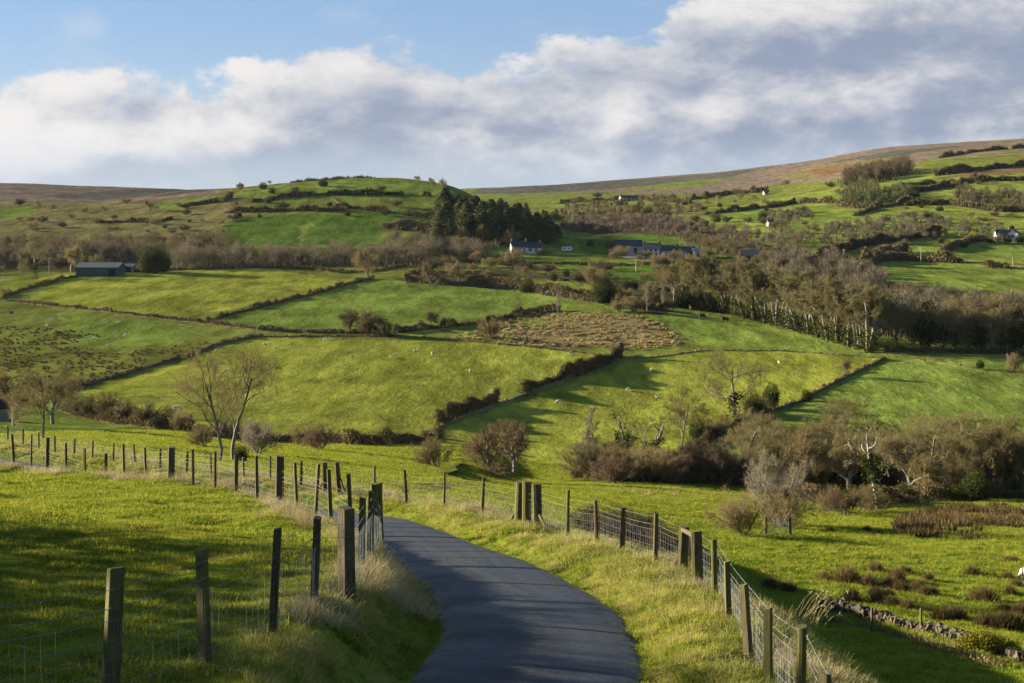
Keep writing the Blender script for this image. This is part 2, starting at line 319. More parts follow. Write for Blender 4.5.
M = dict(
 ground=mat_ground(), road=mat_road(), post=mat_post(),
 bark=plain('bark',(.17,.15,.12),(.08,.07,.05),.9,8,stretch=(1,1,.3),bump=.02),
 palebark=plain('pale_bark',(.27,.245,.19),(.14,.125,.095),.9,9,stretch=(1,1,.3)),
 olivebark=plain('mossy_bark',(.17,.15,.085),(.09,.085,.04),.9,8,stretch=(1,1,.3)),
 twig=foliage('brown_twigs',(.105,.086,.040),(.235,.188,.092),.30),
 redtwig=foliage('red_brown_twigs',(.100,.070,.043),(.18,.128,.078),.30),
 oliveTwig=foliage('olive_twigs',(.105,.092,.040),(.20,.172,.082),.30),
 paletwig=foliage('pale_twigs',(.15,.13,.095),(.25,.215,.155),.30),
 darktwig=foliage('dark_twigs',(.058,.048,.030),(.125,.10,.058),.30),
 woodtwig=foliage('far_wood_twigs',(.070,.060,.040),(.150,.128,.088),.2),woodredtwig=foliage('far_red_wood_twigs',(.075,.060,.048),(.150,.118,.09),.2),
 goldtwig=foliage('golden_olive_twigs',(.098,.090,.042),(.205,.180,.088),.3),
 ivy=foliage('ivy_leaves',(.022,.030,.011),(.062,.072,.020),.15,.4),
 ever=foliage('evergreen_leaves',(.022,.031,.013),(.066,.078,.024),.3,.4),
 conifer=foliage('conifer_needles',(.048,.060,.028),(.12,.125,.05),.1,.2),
 gorse=foliage('gorse_leaves',(.06,.075,.015),(.19,.17,.02),.2,.8),
 gold=foliage('golden_conifer',(.20,.20,.015),(.36,.31,.02),.2,.8),
 hedge=foliage('hedge_twigs',(.05,.045,.024),(.125,.098,.05),.1,.06),
 hedgebrown=foliage('brown_hedge_twigs',(.075,.062,.036),(.155,.125,.075),.1,.06),
 bank=foliage('rough_bank_grass',(.085,.075,.032),(.20,.165,.075),.15,.09),
 rush=foliage('rush_stems',(.045,.036,.016),(.15,.108,.05),.2,.2),
 tanrush=foliage('tan_rush_stems',(.22,.17,.08),(.38,.30,.15),.2,.2),
 grass=foliage('pasture_grass',(.050,.098,.008),(.25,.26,.036),.45,.5,1.3,2.2),
 verge=foliage('verge_grass',(.080,.145,.008),(.36,.325,.095),.4,.7,1.5,2.5),
 dry=foliage('dry_grass',(.22,.18,.08),(.42,.36,.20),.3,.6),
 wire=plain('galvanised_wire',(.15,.17,.19),(.09,.105,.125),.65,20,metal=0.,spec=.2,var=.1),
 wool=plain('wool',(.52,.47,.37),(.38,.34,.26),1.,9,bump=.03,var=.1,spec=.1),
 cow=plain('black_hide',(.014,.012,.011),(.022,.018,.015),.7,4,var=.1),
 white=plain('white_render',(.60,.60,.58),(.50,.50,.48),.85,.8,var=.04),
 slate=plain('slate_roof',(.030,.035,.048),(.020,.023,.032),.7,3,stretch=(1,1,4),bump=.02,var=.15),
 greyrender=plain('grey_render',(.33,.31,.28),(.22,.21,.19),.9,1.,var=.15),
 stone=plain('field_stone',(.20,.17,.125),(.085,.075,.055),.95,2.5,bump=.04,var=.3),
 mossstone=plain('mossy_stone',(.085,.068,.047),(.04,.036,.017),.95,1.6,bump=.04,var=.3),
 glass=plain('window_glass',(.02,.025,.03),(.03,.035,.045),.12,1,spec=.6,var=.1),
 door=plain('painted_door',(.10,.04,.03),None,.6,2),
 greentin=plain('green_corrugated_sheet',(.042,.070,.066),(.050,.076,.072),.75,1.2,metal=0.,stretch=(1,6,1),var=.05),
 bluetin=plain('blue_corrugated_sheet',(.04,.075,.11),(.05,.09,.12),.7,1.2,metal=0.,stretch=(1,6,1),var=.05),
 greytin=plain('grey_corrugated_sheet',(.20,.22,.24),(.13,.14,.15),.5,1.2,metal=.4,stretch=(1,6,1),var=.1),
 dark=plain('dark_opening',(.02,.018,.015),None,.9,1),
 bluesheet=plain('pale_blue_sheet',(.055,.13,.20),(.04,.10,.16),.5,2,var=.05),
 brick=plain('chimney_brick',(.20,.15,.12),(.13,.10,.08),.9,4),
 water=plain('water',(.02,.03,.035),(.03,.04,.045),.08,.5,spec=.6,var=0),
 polewood=plain('grey_pole_wood',(.36,.32,.27),(.24,.21,.17),.9,2,stretch=(2,2,.3)),
 galv=plain('galvanised_steel',(.40,.43,.46),(.28,.30,.33),.4,6,metal=.7,var=.05),
)

# ------------------------------------------------------------------ ground
COVER = dict(lime=(.200,.216,.032,.10), green=(.125,.168,.031,.15), deep=(.075,.120,.020,.2), dull=(.128,.150,.030,.45), pale=(.150,.185,.034,.25),
  rough=(.125,.105,.042,1.), tan=(.18,.145,.065,1.), gravel=(.17,.155,.13,.3), heather_cloudshade=(.085,.078,.066,.3), moor=(.155,.115,.090,.15), heath=(.155,.138,.055,.7), scrub=(.062,.056,.028,1.), yellow=(.19,.175,.04,.1), red=(.16,.09,.05,.9))
FIELDS = [
 ('heath',[(-60,180),(0,183),(120,186),(240,190),(235,245),(120,264),(0,264),(-60,264)]),
 ('moor',[(-60,180),(60,182),(215,187),(220,196),(100,203),(0,200),(-60,200)]),
 ('moor',[(470,192),(560,182),(700,171),(800,158),(900,145),(1060,138),(1060,152),(930,159),(880,176),(780,184),(700,196),(560,194)]),
 ('dull',[(470,197),(560,192),(700,194),(790,184),(870,180),(800,215),(700,235),(560,230)]),
 ('heather_cloudshade',[(470,194),(480,187),(560,183),(640,179),(700,175),(760,168),(720,180),(640,187),(560,192)]),('heather_cloudshade',[(40,196),(120,190),(215,188),(190,194),(100,200)]),  # first band paints cloud shade into the centre ridge; second is dark heather
 ('heath',[(770,178),(830,164),(900,156),(880,166),(800,180)]),('heath',[(930,152),(1000,146),(1060,143),(1060,148),(960,154)]),('heather_cloudshade',[(830,162),(900,150),(960,146),(930,151),(870,160)]),('red',[(800,172),(850,163),(860,168),(820,176)]),('dull',[(620,188),(700,180),(740,178),(690,188)]),
 ('pale',[(690,262),(705,212),(765,200),(850,186),(930,166),(1060,152),(1060,300),(850,262),(760,242)]),
 ('green',[(0,207),(40,207),(30,213),(0,217)]),('green',[(0,214),(38,210),(24,217),(0,220)]),
 ('green',[(150,205),(235,192),(330,182),(372,177),(440,186),(450,200),(330,199),(240,205),(170,212)]),
 ('heath',[(180,206),(250,196),(256,215),(200,225)]),
 ('deep',[(345,208),(440,210),(452,222),(400,225),(370,218)]),
 ('deep',[(226,222),(300,214),(384,217),(376,246),(226,246)]),('pale',[(304,222),(312,222),(308,240),(300,240)]),
 ('deep',[(400,243),(470,248),(520,258),(470,258),(420,252)]),
 ('heath',[(560,212),(700,208),(700,232),(600,222)]),
 ('green',[(545,205),(620,199),(612,206),(560,208)]),
 ('scrub',[(560,215),(700,225),(768,245),(1030,300),(1030,345),(880,335),(700,270),(600,236)]),
 ('deep',[(572,240),(640,234),(700,240),(752,254),(735,259),(640,258),(590,256)]),
 ('gravel',[(610,252),(640,255),(706,256),(704,260),(650,260),(610,257)]),
 ('green',[(515,255),(560,258),(610,261),(612,265),(560,264),(480,261)]),
 ('deep',[(560,265),(616,262),(690,265),(765,272),(760,284),(680,290),(600,282)]),
 ('green',[(700,268),(760,270),(770,282),(720,284)]),
 ('green',[(826,258),(880,246),(935,236),(975,235),(945,243),(900,252),(850,260)]),
 ('green',[(955,252),(1040,238),(1040,262),(1000,262),(960,258)]),
 ('green',[(880,268),(940,264),(1040,270),(1040,290),(960,290),(880,282)]),
 ('green',[(700,212),(768,205),(830,208),(870,220),(800,222),(705,218)]),
 ('green',[(840,205),(880,192),(912,178),(1040,172),(1040,182),(960,188),(900,200)]),
 ('red',[(935,178),(1040,163),(1040,172),(940,178)]),
 ('dull',[(860,178),(930,160),(1060,150),(1060,163),(940,174)]),
 ('green',[(0,284),(36,278),(36,283),(0,288)]),('scrub',[(0,258),(130,262),(300,256),(440,255),(440,266),(300,266),(120,272),(0,272)]),
 ('lime',[(0,296),(20,289),(60,281),(90,274),(60,274),(0,285)]),
 ('lime',[(22,299),(60,285),(110,273),(180,270),(256,269),(345,279),(352,281),(320,292),(232,309),(180,317),(90,309)]),
 ('yellow',[(305,264),(400,264),(408,266),(365,272),(330,270)]),
 ('green',[(210,321),(330,291),(378,280),(440,283),(520,290),(570,298),(600,303),(560,309),(500,318),(440,325),(380,331),(300,331),(240,329)]),
 ('scrub',[(405,283),(420,270),(520,270),(640,282),(690,300),(660,316),(600,303),(520,290)]),
 ('green',[(520,278),(600,284),(650,290),(600,292),(540,288)]),
 ('dull',[(-60,318),(0,311),(40,305),(120,312),(200,325),(240,332),(190,346),(120,355),(60,346),(-60,346)]),
 ('green',[(60,318),(140,320),(200,328),(180,345),(110,347),(70,335)]),
 ('dull',[(-60,346),(60,347),(130,352),(235,336),(160,360),(70,388),(0,402),(-60,402)]),
 ('dull',[(0,352),(40,350),(110,358),(60,364),(0,362)]),
 ('dull',[(450,339),(480,325),(540,312),(632,311),(664,322),(696,346),(640,353),(560,351),(500,346)]),('rough',[(470,338),(500,326),(540,316),(630,313),(662,326),(684,344),(560,348)]),('tan',[(500,336),(540,318),(630,316),(655,326),(676,343),(630,346),(560,345)]),
 ('green',[(455,334),(520,322),(600,306),(640,312),(560,320),(500,338)]),
 ('green',[(640,316),(690,312),(760,325),(868,350),(868,355),(700,349),(690,338)]),
 ('lime',[(72,392),(150,372),(240,341),(262,338),(330,338),(440,340),(520,346),(608,356),(575,376),(500,401),(470,411),(430,432),(395,441),(300,438),(200,426),(120,412)]),
 ('lime',[(445,476),(430,445),(442,428),(520,401),(600,372),(640,359),(700,350),(780,351),(880,358),(830,382),(790,402),(735,430),(700,448),(680,476),(560,479)]),
 ('green',[(886,360),(1060,358),(1060,500),(740,500),(700,470),(735,434),(800,406)]),
 ('green',[(0,405),(70,395),(190,430),(300,445),(430,446),(440,478),(330,470),(200,450),(0,446)]),
]
def build_ground():
    an_in=np.arctan((np.arange(-110,1135,1.6)-CX)/F)
    an=np.concatenate([np.linspace(-math.pi,an_in[0],150,endpoint=False),an_in,np.linspace(an_in[-1],math.pi,151)[1:]])
    rr=np.concatenate([np.geomspace(2.2,10,40,endpoint=False),np.geomspace(10,800,1000,endpoint=False),np.geomspace(800,6300,260)])
    A,RR=np.meshgrid(an,rr,indexing='ij'); X=(RR*np.sin(A)).ravel(); Y=(RR*np.cos(A)).ravel(); Z=H(X,Y)
    na,nr=len(an),len(rr); i=np.arange(na-1)[:,None]*nr; j=np.arange(nr-1)[None]
    Q=np.stack([i+j,i+j+1,i+nr+j+1,i+nr+j],-1).reshape(-1,4)[:,::-1]
    b=MB(); b.add(np.c_[X,Y,Z],Q=Q)
    me=b.mesh('ground',M['ground'],True)
    d=np.hypot(X,Y); C=np.tile(np.array(COVER['dull']),(len(X),1))
    near=d<175; C[near]=(.120,.180,.016,.35)
    jx=X+fbm(X/6,Y/6,2,41)*np.clip(d*.006,0,6); jy=Y+fbm(X/6,Y/6,2,47)*np.clip(d*.010,0,12)
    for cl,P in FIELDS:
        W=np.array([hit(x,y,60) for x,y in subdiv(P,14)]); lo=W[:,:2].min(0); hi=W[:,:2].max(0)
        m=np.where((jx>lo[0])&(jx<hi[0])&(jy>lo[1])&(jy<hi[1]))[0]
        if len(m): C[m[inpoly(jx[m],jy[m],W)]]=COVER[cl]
    a=me.attributes.new('cover','FLOAT_COLOR','POINT'); a.data.foreach_set('color',C.astype(np.float32).ravel())
    o=obj('ground',me); o['kind']='structure'
build_ground()
def build_road():
    b=MB(); k=13; u=np.linspace(-1,1,k); n=np.c_[RT[:,1],-RT[:,0]]
    wob=1+.05*fbm(np.arange(len(RS))/9,np.zeros(len(RS)),3,61)
    X=RS[:,0,None]+n[:,0,None]*u*(RHW*wob)[:,None]; Y=RS[:,1,None]+n[:,1,None]*u*(RHW*wob)[:,None]; Z=RS[:,2,None]+.05-.03*u[None]**2+.01*fbm(X,Y,2,77)
    Z[:,0]-=.08; Z[:,-1]-=.08
    i=np.arange(len(RS)-1)[:,None]*k; j=np.arange(k-1)[None]
    b.add(np.stack([X,Y,Z],-1).reshape(-1,3),Q=np.stack([i+j,i+j+1,i+k+j+1,i+k+j],-1).reshape(-1,4))
    me=b.mesh('road',M['road'],True); a=me.attributes.new('across','FLOAT','POINT'); a.data.foreach_set('value',np.tile(u,len(RS)).astype(np.float32))
    o=obj('road',me); o['kind']='structure'
build_road()

# ------------------------------------------------------------------ grass (nobody could count it)
def tuft_mesh(name, n, spread, h0, h1_, lean, w, mat, seed, flop=.5):
    g=np.random.default_rng(seed); b=MB()
    r=spread*np.sqrt(g.random(n)); a=g.random(n)*2*math.pi
    p0=np.c_[r*np.cos(a),r*np.sin(a),np.full(n,-.02)]; hh=g.uniform(h0,h1_,n)
    az=a+g.normal(0,.9,n); ln=np.abs(g.normal(lean,lean*.5,n))
    dr=np.c_[np.cos(az),np.sin(az),np.zeros(n)]
    p1=p0+dr*(hh*ln*.35)[:,None]+np.c_[np.zeros((n,2)),hh*.62]
    p2=p1+dr*(hh*ln*.75)[:,None]+np.c_[np.zeros((n,2)),hh*(.40-flop*ln*.5)]
    sd=np.c_[-np.sin(az+g.normal(0,.6,n)),np.cos(az),np.zeros(n)]*(w/2)
    V=np.stack([p0-sd,p0+sd,p1+sd*.8,p1-sd*.8,p2],1).reshape(-1,3); i=np.arange(n)[:,None]*5
    b.add(V,Q=i+np.array([[0,1,2,3]]),T=i+np.array([[3,2,4]]),tint=np.repeat(g.random(n),5))
    return b.mesh(name,mat)
def tuft_collection(name, meshes):
    c=bpy.data.collections.new(name)
    for k,me in enumerate(meshes): c.objects.link(bpy.data.objects.new(f'{name}_{k}',me))
    return c
def scatter(name, pts, scl, idx, coll, label):
    g=np.random.default_rng(len(pts)); n=len(pts)
    me=bpy.data.meshes.new(name); me.vertices.add(n); me.vertices.foreach_set('co',pts.astype(np.float32).ravel())
    e=.6; zx=(H(pts[:,0]+e,pts[:,1])-H(pts[:,0]-e,pts[:,1]))/(2*e); zy=(H(pts[:,0],pts[:,1]+e)-H(pts[:,0],pts[:,1]-e))/(2*e)
    rot=np.c_[np.arctan(zy)*.8,-np.arctan(zx)*.8,np.zeros(n)]; spin=g.random(n)*2*math.pi
    # spin about the tuft's own axis first, then lean with the slope
    cx,sx,cy,sy,cz,sz=np.cos(rot[:,0]),np.sin(rot[:,0]),np.cos(rot[:,1]),np.sin(rot[:,1]),np.cos(spin),np.sin(spin)
    m00=cy*cz+sy*sx*sz; m10=cx*sz; m20=-sy*cz+cy*sx*sz; m21=sy*sz+cy*sx*cz; m22=cy*cx
    out=np.c_[np.arctan2(m21,m22),-np.arcsin(np.clip(m20,-1,1)),np.arctan2(m10,m00)]
    for nm,ty,dat in (('rot','FLOAT_VECTOR',out),('scl','FLOAT',scl),('idx','INT',idx)):
        a=me.attributes.new(nm,ty,'POINT'); a.data.foreach_set('vector' if ty=='FLOAT_VECTOR' else 'value', np.asarray(dat,np.int32 if ty=='INT' else np.float32).ravel())
    o=obj(name,me); o['kind']='stuff'; o['label']=label
    ng=bpy.data.node_groups.new('scatter_'+name,'GeometryNodeTree')
    ng.interface.new_socket('Geometry',in_out='INPUT',socket_type='NodeSocketGeometry'); ng.interface.new_socket('Geometry',in_out='OUTPUT',socket_type='NodeSocketGeometry')
    N=ng.nodes; gi=N.new('NodeGroupInput'); go=N.new('NodeGroupOutput'); ip=N.new('GeometryNodeInstanceOnPoints'); ci=N.new('GeometryNodeCollectionInfo')
    ci.inputs['Collection'].default_value=coll; ci.inputs['Separate Children'].default_value=True; ci.inputs['Reset Children'].default_value=True
    ip.inputs['Pick Instance'].default_value=True; L=ng.links.new
    L(gi.outputs[0],ip.inputs['Points']); L(ci.outputs[0],ip.inputs['Instance'])
    for nm,ty,sk in (('rot','FLOAT_VECTOR','Rotation'),('scl','FLOAT','Scale'),('idx','INT','Instance Index')):
        na=N.new('GeometryNodeInputNamedAttribute'); na.data_type=ty; na.inputs['Name'].default_value=nm
        L(na.outputs['Attribute'],ip.inputs[sk])
    L(ip.outputs[0],go.inputs[0])
    md=o.modifiers.new('scatter','NODES'); md.node_group=ng
    return o
def inframe(X,Y,m=60):
    Z=H(X,Y); px=X/Y*F+CX; py=HY-Z/Y*F; return (px>-m)&(px<1024+m)&(py<683+m), Z
def build_grass():
    g=np.random.default_rng(5)
    coll=tuft_collection('grass_tuft',[tuft_mesh(f'grass_{k}',46,.16,.03,.095,.8,.007,M['grass'],k) for k in range(4)])
    # pasture beside the lane
    X=g.uniform(-34,9,330000); Y=g.uniform(9,76,330000); ok,Z=inframe(X,Y); s,_=road_sd(X,Y)
    edge=RHW-.12+.40*vnoise(X/.45,Y/.45,3)+.15*vnoise(X/2.,Y/2.,4)
    ok&=(np.abs(s)>edge)&(g.random(len(X))<np.interp(Y,[9,20,40,76],[1,.9,.45,.25]))&((s<0)|(s<3.6))
    X,Y,Z,s=X[ok],Y[ok],Z[ok],s[ok]
    scl=np.interp(Y,[9,30,76],[1.,1.15,1.7])*g.uniform(.6,1.3,len(X))*(1+1.5*np.clip(vnoise(X/.5,Y/.5,14)+.6*vnoise(X/1.3,Y/1.3,15),-.35,.6)); scl*=np.where(np.abs(s)<2.,.75,1.)
    scatter('grass',np.c_[X,Y,Z],scl,g.integers(0,4,len(X)),coll,'short green pasture grass on the field beside the lane')
    # slope and fields below
    X=g.uniform(-45,80,160000); Y=10+200*g.random(160000)**.8; ok,Z=inframe(X,Y,20); s,_=road_sd(X,Y)
    ok&=(s>3.3)&(g.random(len(X))<np.interp(Y,[10,40,90,210],[1,.9,.55,.3])); X,Y,Z=X[ok],Y[ok],Z[ok]
    c2=tuft_collection('meadow_tuft',[tuft_mesh(f'meadow_{k}',46,.32,.08,.22,.7,.014,M['grass'],20+k) for k in range(4)])
    scatter('meadow_grass',np.c_[X,Y,Z],np.interp(Y,[10,60,210],[.9,1.1,1.7])*g.uniform(.6,1.4,len(X)),g.integers(0,4,len(X)),c2,'tufty green grass on the slope and field below the lane')
    # verges: longer, flopped, half dry
    X=g.uniform(-34,6,200000); Y=g.uniform(9,76,200000); ok,Z=inframe(X,Y); s,_=road_sd(X,Y); a=np.abs(s)
    cl=vnoise(X/.55,Y/.55,8)+.6*vnoise(X/1.7,Y/1.7,9)
    ok&=(((s>RHW+.12)&(s<4.2))|((s<-RHW-.15)&(s>-3.0)))&(cl+g.normal(0,.12,len(X))>-.08)&(g.random(len(X))<np.interp(Y,[9,20,45,76],[.9,.75,.5,.35]))
    X,Y,Z,a=X[ok],Y[ok],Z[ok],a[ok]
    c3=tuft_collection('verge_tuft',[tuft_mesh(f'verge_{k}',54,.15,.12,.30,1.15,.007,M['verge'],40+k,.75) for k in range(4)])
    scatter('verge_grass',np.c_[X,Y,Z],np.interp(a,[1.5,2.1,3],[.45,.7,1.0])*np.where(X<0,.8,1.)*np.interp(Y,[9,40,76],[.95,1.15,1.5])*g.uniform(.6,1.35,len(X)),g.integers(0,4,len(X)),c3,'long flopped grass on the verges of the lane')
    # straw along the fence lines
    P=[]
    for s0,y0,y1,n,sg in ((-2.65,16,34,120,.2),(-3.3,34,70,320,.25),(3.5,14,52,520,.3),(4.7,50,74,260,.4)):
        k=g.integers(0,len(RS),n*8); k=k[(RS[k,1]>y0)&(RS[k,1]<y1)][:n]; s=g.normal(s0,sg,len(k))
        P.append(np.c_[RS[k,0]+RT[k,1]*s,RS[k,1]-RT[k,0]*s])
    k=g.integers(0,len(RS),5000); k=k[(RS[k,1]>21)&(RS[k,1]<31)][:200]; s=g.normal(-2.3,.28,len(k)); P.append(np.c_[RS[k,0]+RT[k,1]*s,RS[k,1]-RT[k,0]*s])
    P=np.concatenate(P)+g.normal(0,.12,(sum(map(len,P)),2)); keep=vnoise(P[:,0]/1.3,P[:,1]/1.3,5)>-.22; P=P[keep]
    c4=tuft_collection('straw_tuft',[tuft_mesh(f'straw_{k}',70,.14,.22,.52,1.1,.006,M['dry'],60+k,.8) for k in range(4)])
    scatter('dry_grass',np.c_[P,H(P[:,0],P[:,1])],np.interp(P[:,1],[12,35,75],[.75,.95,1.3])*g.uniform(.5,1.15,len(P)),g.integers(0,4,len(P)),c4,'pale dead grass standing along the fence lines')
build_grass()

# ------------------------------------------------------------------ fences
def post_mesh(k, round_=True):
    g=np.random.default_rng(100+k); b=MB(); n=10 if round_ else 4
    an=np.arange(n)*2*math.pi/n+(0 if round_ else math.pi/4)+g.uniform(0,.6)*(0 if not round_ else 1); rad=(.5 if round_ else .62)*g.uniform(.93,1.07,n)
    lv=[(-.35,1.06),(0,1.05),(.5,1.0),(.992,.98),(1.0,.955)]; V=[]
    for z,f in lv:
        for q in range(n): V.append((rad[q]*f*math.cos(an[q]),rad[q]*f*math.sin(an[q]),z+(.012*math.cos(an[q]+k) if z>.9 else 0)))
    V.append((0,0,1.0)); Q=[]; T=[]
    for l in range(len(lv)-1):
        for q in range(n): Q.append((l*n+q,l*n+(q+1)%n,(l+1)*n+(q+1)%n,(l+1)*n+q))
    for q in range(n): T.append((4*n+q,4*n+(q+1)%n,5*n))
    b.add(V,Q=Q,T=T); return b.mesh('post',M['post'])
POSTS=[post_mesh(k,k%2==0) for k in range(6)]
FENCE_TOPS={}
def fence(label, spec, wires=True, net=True, w=.092, rails=(), square=False):
    """spec: (column, row of the top, distance[, width]) for each post"""
    P=[]
    for q in spec:
        x,y,z=at(q[0],q[2]); h=min(max(-(q[1]-HY)/F*q[2]-z,1.0),1.7); P.append((x,y,z,h,q[3] if len(q)>3 else w))
    P=np.array(P); o0=P[len(P)//2,:3]; f=empty('wire_fence',o0,label,'fence')
    for k,(x,y,z,h,ww) in enumerate(P):
        p=obj('post',POSTS[(0 if ww>.18 and not square else 1)+2*RNG.integers(3) if (square or ww>.18) else RNG.integers(6)],f,np.array((x,y,z))-o0,RNG.uniform(0,6.28),(ww*RNG.uniform(.9,1.12),ww*RNG.uniform(.9,1.12),h))
        p.rotation_euler=(RNG.normal(0,.035),RNG.normal(0,.035),p.rotation_euler.z)
    def curve(hh, sag=.015):
        pts=[]
        for a,b in zip(P[:-1],P[1:]):
            L=math.hypot(b[0]-a[0],b[1]-a[1]); n=max(3,int(L/.6))
            for i in range(n):
                t=i/n; f0,f1=[min(1.,(v[3]-.07)/1.1) for v in (a,b)]; pts.append((a[0]+(b[0]-a[0])*t,a[1]+(b[1]-a[1])*t,(a[2]+(b[2]-a[2])*t)+hh*(f0+(f1-f0)*t)-sag*4*t*(1-t)))
        pts.append((P[-1,0],P[-1,1],P[-1,2]+hh*min(1.,(P[-1,3]-.07)/1.1))); return np.array(pts)
    side=np.array([.06,-.03,0])
    if wires:
        for hh in (1.1,.93):
            c=curve(hh)-o0+side*.8; b=MB(); b.tubes(c[:-1],c[1:],.0027,.0027,4)
            L=np.linalg.norm(np.diff(c,axis=0),axis=1).sum(); n=int(L/.16); t=np.sort(RNG.random(n))*(len(c)-1.001); i=t.astype(int)
            q=c[i]+(c[i+1]-c[i])*(t-i)[:,None]; dv=RNG.normal(size=(n,3))*.011; b.tubes(q-dv,q+dv,.0022,.0015,3)
            obj('barbed_wire',b.mesh('barbed_wire',M['wire']),f)
    if net:
        b=MB(); rows=(.06,.2,.34,.48,.64,.82); top=curve(.82,.02); bot=curve(.06,0)
        for hh in rows:
            c=curve(hh,.02)-o0+side; b.tubes(c[:-1],c[1:],.0021 if hh<.8 else .003,.0021 if hh<.8 else .003,3)
        L=np.concatenate([[0],np.cumsum(np.linalg.norm(np.diff(top,axis=0),axis=1))]); s=np.arange(0,L[-1],.16)
        tp=np.stack([np.interp(s,L,top[:,j]) for j in range(3)],1)-o0+side; bt=np.stack([np.interp(s,L,bot[:,j]) for j in range(3)],1)-o0+side
        md=(tp+bt)/2+RNG.normal(0,.012,tp.shape); b.tubes(tp,md,.0019,.0019,3); b.tubes(md,bt,.0019,.0019,3)
        obj('wire_netting',b.mesh('wire_netting',M['wire']),f)
    for nm,a,b_,r in rails:      # timber struts and rails between posts: (post, height) pairs
        A=P[a[0],:3]+(0,0,a[1]); B=(P[b_[0],:3]+(0,0,b_[1])) if isinstance(b_[0],int) else np.array(b_)
        m=MB(); m.tubes([A-o0],[B-o0],r,r*.95,8); obj(nm,m.mesh(nm,M['post']),f)
    return P,f
def gp(px,d,h=.0): x,y,z=at(px,d); return (x,y,z+h)
fence('weathered wire fence in the shade beside the left edge of the lane, nearest the viewer',
 [(-30,600,11.8,.13),(110,570,13,.165),(205,548,14.6,.11),(272,528,16.2,.092),(314,517,18.6,.10),(347,508,19.5,.20),(361,498,23),(370,491,26,.12),(376,484,28.6,.11),(379,475,31.5,.2)],square=True)
fence('long sunlit wire fence along the far edge of the bright pasture, curving to the left',
 [(378.5,475,31.7,.1),(352,473,34.3),(331,469,36.5,.1),(315,464,38.5,.09),(297,463,40.2),(279,456,42,.26),(257,456,43.6),(236,454,45.5,.12),(215,451,47),(193,449,48.5),(171,447,50.5,.25),(146,447,53),(124,444,55),(105,442,57),(85,440,59),(66,436,61.5),(47,436,64,.17),(31,434,66),(14,434,68,.14),(-6,433,70),(-28,432,72)])
fence('thin grey wire fence on the far side of the lane behind the sunlit pasture fence',
 [(325,462,55,.2),(301,461,56.3,.09),(270,456,57.6,.09),(244,459,58.6,.09),(211,455,60,.09),(187,452,61.2,.09),(160,450,62.6,.09),(135,448,64,.09),(113,445,65.6,.09),(92,445,67.2,.09),(74,444,69,.09),(55,443,71,.09),(39,442,73,.09),(23,441,75,.09),(8,440,77,.09),(-12,440,79,.09)],
 rails=[('strut',(0,.75),gp(317,55.6),.045)])
fence('wire fence round the outside of the bend with a tight trio of thick posts',
 [(339,462,54.2,.2),(374,466,52.8),(407,470,51.2),(444,472,47.6),(482,477,44.6),(518,482,41.6,.22),(527,482,41,.24),(538,484,40,.24),(567,490,36.4),(597,500,34),(622,507,31.5),(655,513,29),(682,525,27.4,.18)],
 rails=[('strut',(0,.8),gp(347,53.6),.045),('strut',(5,.55),gp(507,42.6),.05),('strut',(7,.55),gp(549,39.2),.05),('strut',(12,.5),gp(668,28.3),.055)])
fence('wire fence from the braced thick post down the right edge towards the viewer',
 [(698,531,25.8,.19),(715,545,24.2,.10),(729,562,21.3),(749,588,18.4,.10),(768,611,16.2),(800,648,13.6,.10),(828,676,12.2),(856,712,10.6,.12)],
 rails=[('rail',(0,.95),tuple(at(682,27.4)+np.array((0,0,.95))),.045)])
for px,py,d0,lb in ((872,613,0,'lone thin grey stake standing against the tumbled stone wall, left of two'),(921,620,0,'lone thin grey stake standing against the tumbled stone wall, right of two')):
    x,y,z=hit(px,632); me=POSTS[1]; o=obj('stake',me,None,(x,y,z),.3,(.1,.1,1.1)); tag(o,lb,'stake','stakes at the stone wall')

# ------------------------------------------------------------------ trees, shrubs, hedges, walls
def unit(v):
    l=math.sqrt(v[0]*v[0]+v[1]*v[1]+v[2]*v[2]); return v/max(l,1e-9)
def cross3(a,b): return np.array((a[1]*b[2]-a[2]*b[1],a[2]*b[0]-a[0]*b[2],a[0]*b[1]-a[1]*b[0]))
def grow(g, P, twig_w=.012):
    """bare tree: lists of tubes for trunk and limbs, tubes and spikes for the crown"""
    big=[]; small=[]; fine=[]
    def br(p,d,L,r,lev):
        n=P['seg'][lev]; nodes=[(p,r)]
        for i in range(n):
            d=unit(d+g.normal(0,P['wob'][lev],3)+np.array((0,0,P['up'][lev]))); q=p+d*L/n; r1=r*(1-.62/n)
            (big if lev<=P['biglev'] else small).append((p,q,r,r1)); p,r=q,r1; nodes.append((p,r))
        if lev==len(P['kids']):
            return
        k=P['kids'][lev]; az=g.random()*6.28
        for j in range(k):
            t=P['frm'][lev]+(1-P['frm'][lev])*((j+g.random()*.8)/k); s=min(t*n,n-.001); i=int(s); f=s-i
            pp=nodes[i][0]+(nodes[i+1][0]-nodes[i][0])*f; rr=nodes[i][1]+(nodes[i+1][1]-nodes[i][1])*f
            dd=unit(nodes[i+1][0]-nodes[i][0]); az+=2.4+g.normal(0,.4); a=P['ang'][lev]*g.uniform(.7,1.25)
            o=unit(cross3(dd,(math.cos(az),math.sin(az),.3))); nd=unit(dd*math.cos(a)+o*math.sin(a))
            LL=L*P['rat'][lev]*g.uniform(.75,1.2)*(1-P['cone'][lev]*t)
            if lev==len(P['kids'])-1: fine.append((pp,nd,LL))
            else: br(pp,nd,LL,rr*P['thin'][lev],lev+1)
    for st in P.get('stems',[((0,0,0),(0,0,1),P['L'],P['r'])]):
        br(np.array(st[0],float),unit(np.array(st[1],float)),st[2],st[3],0)
    return big,small,fine
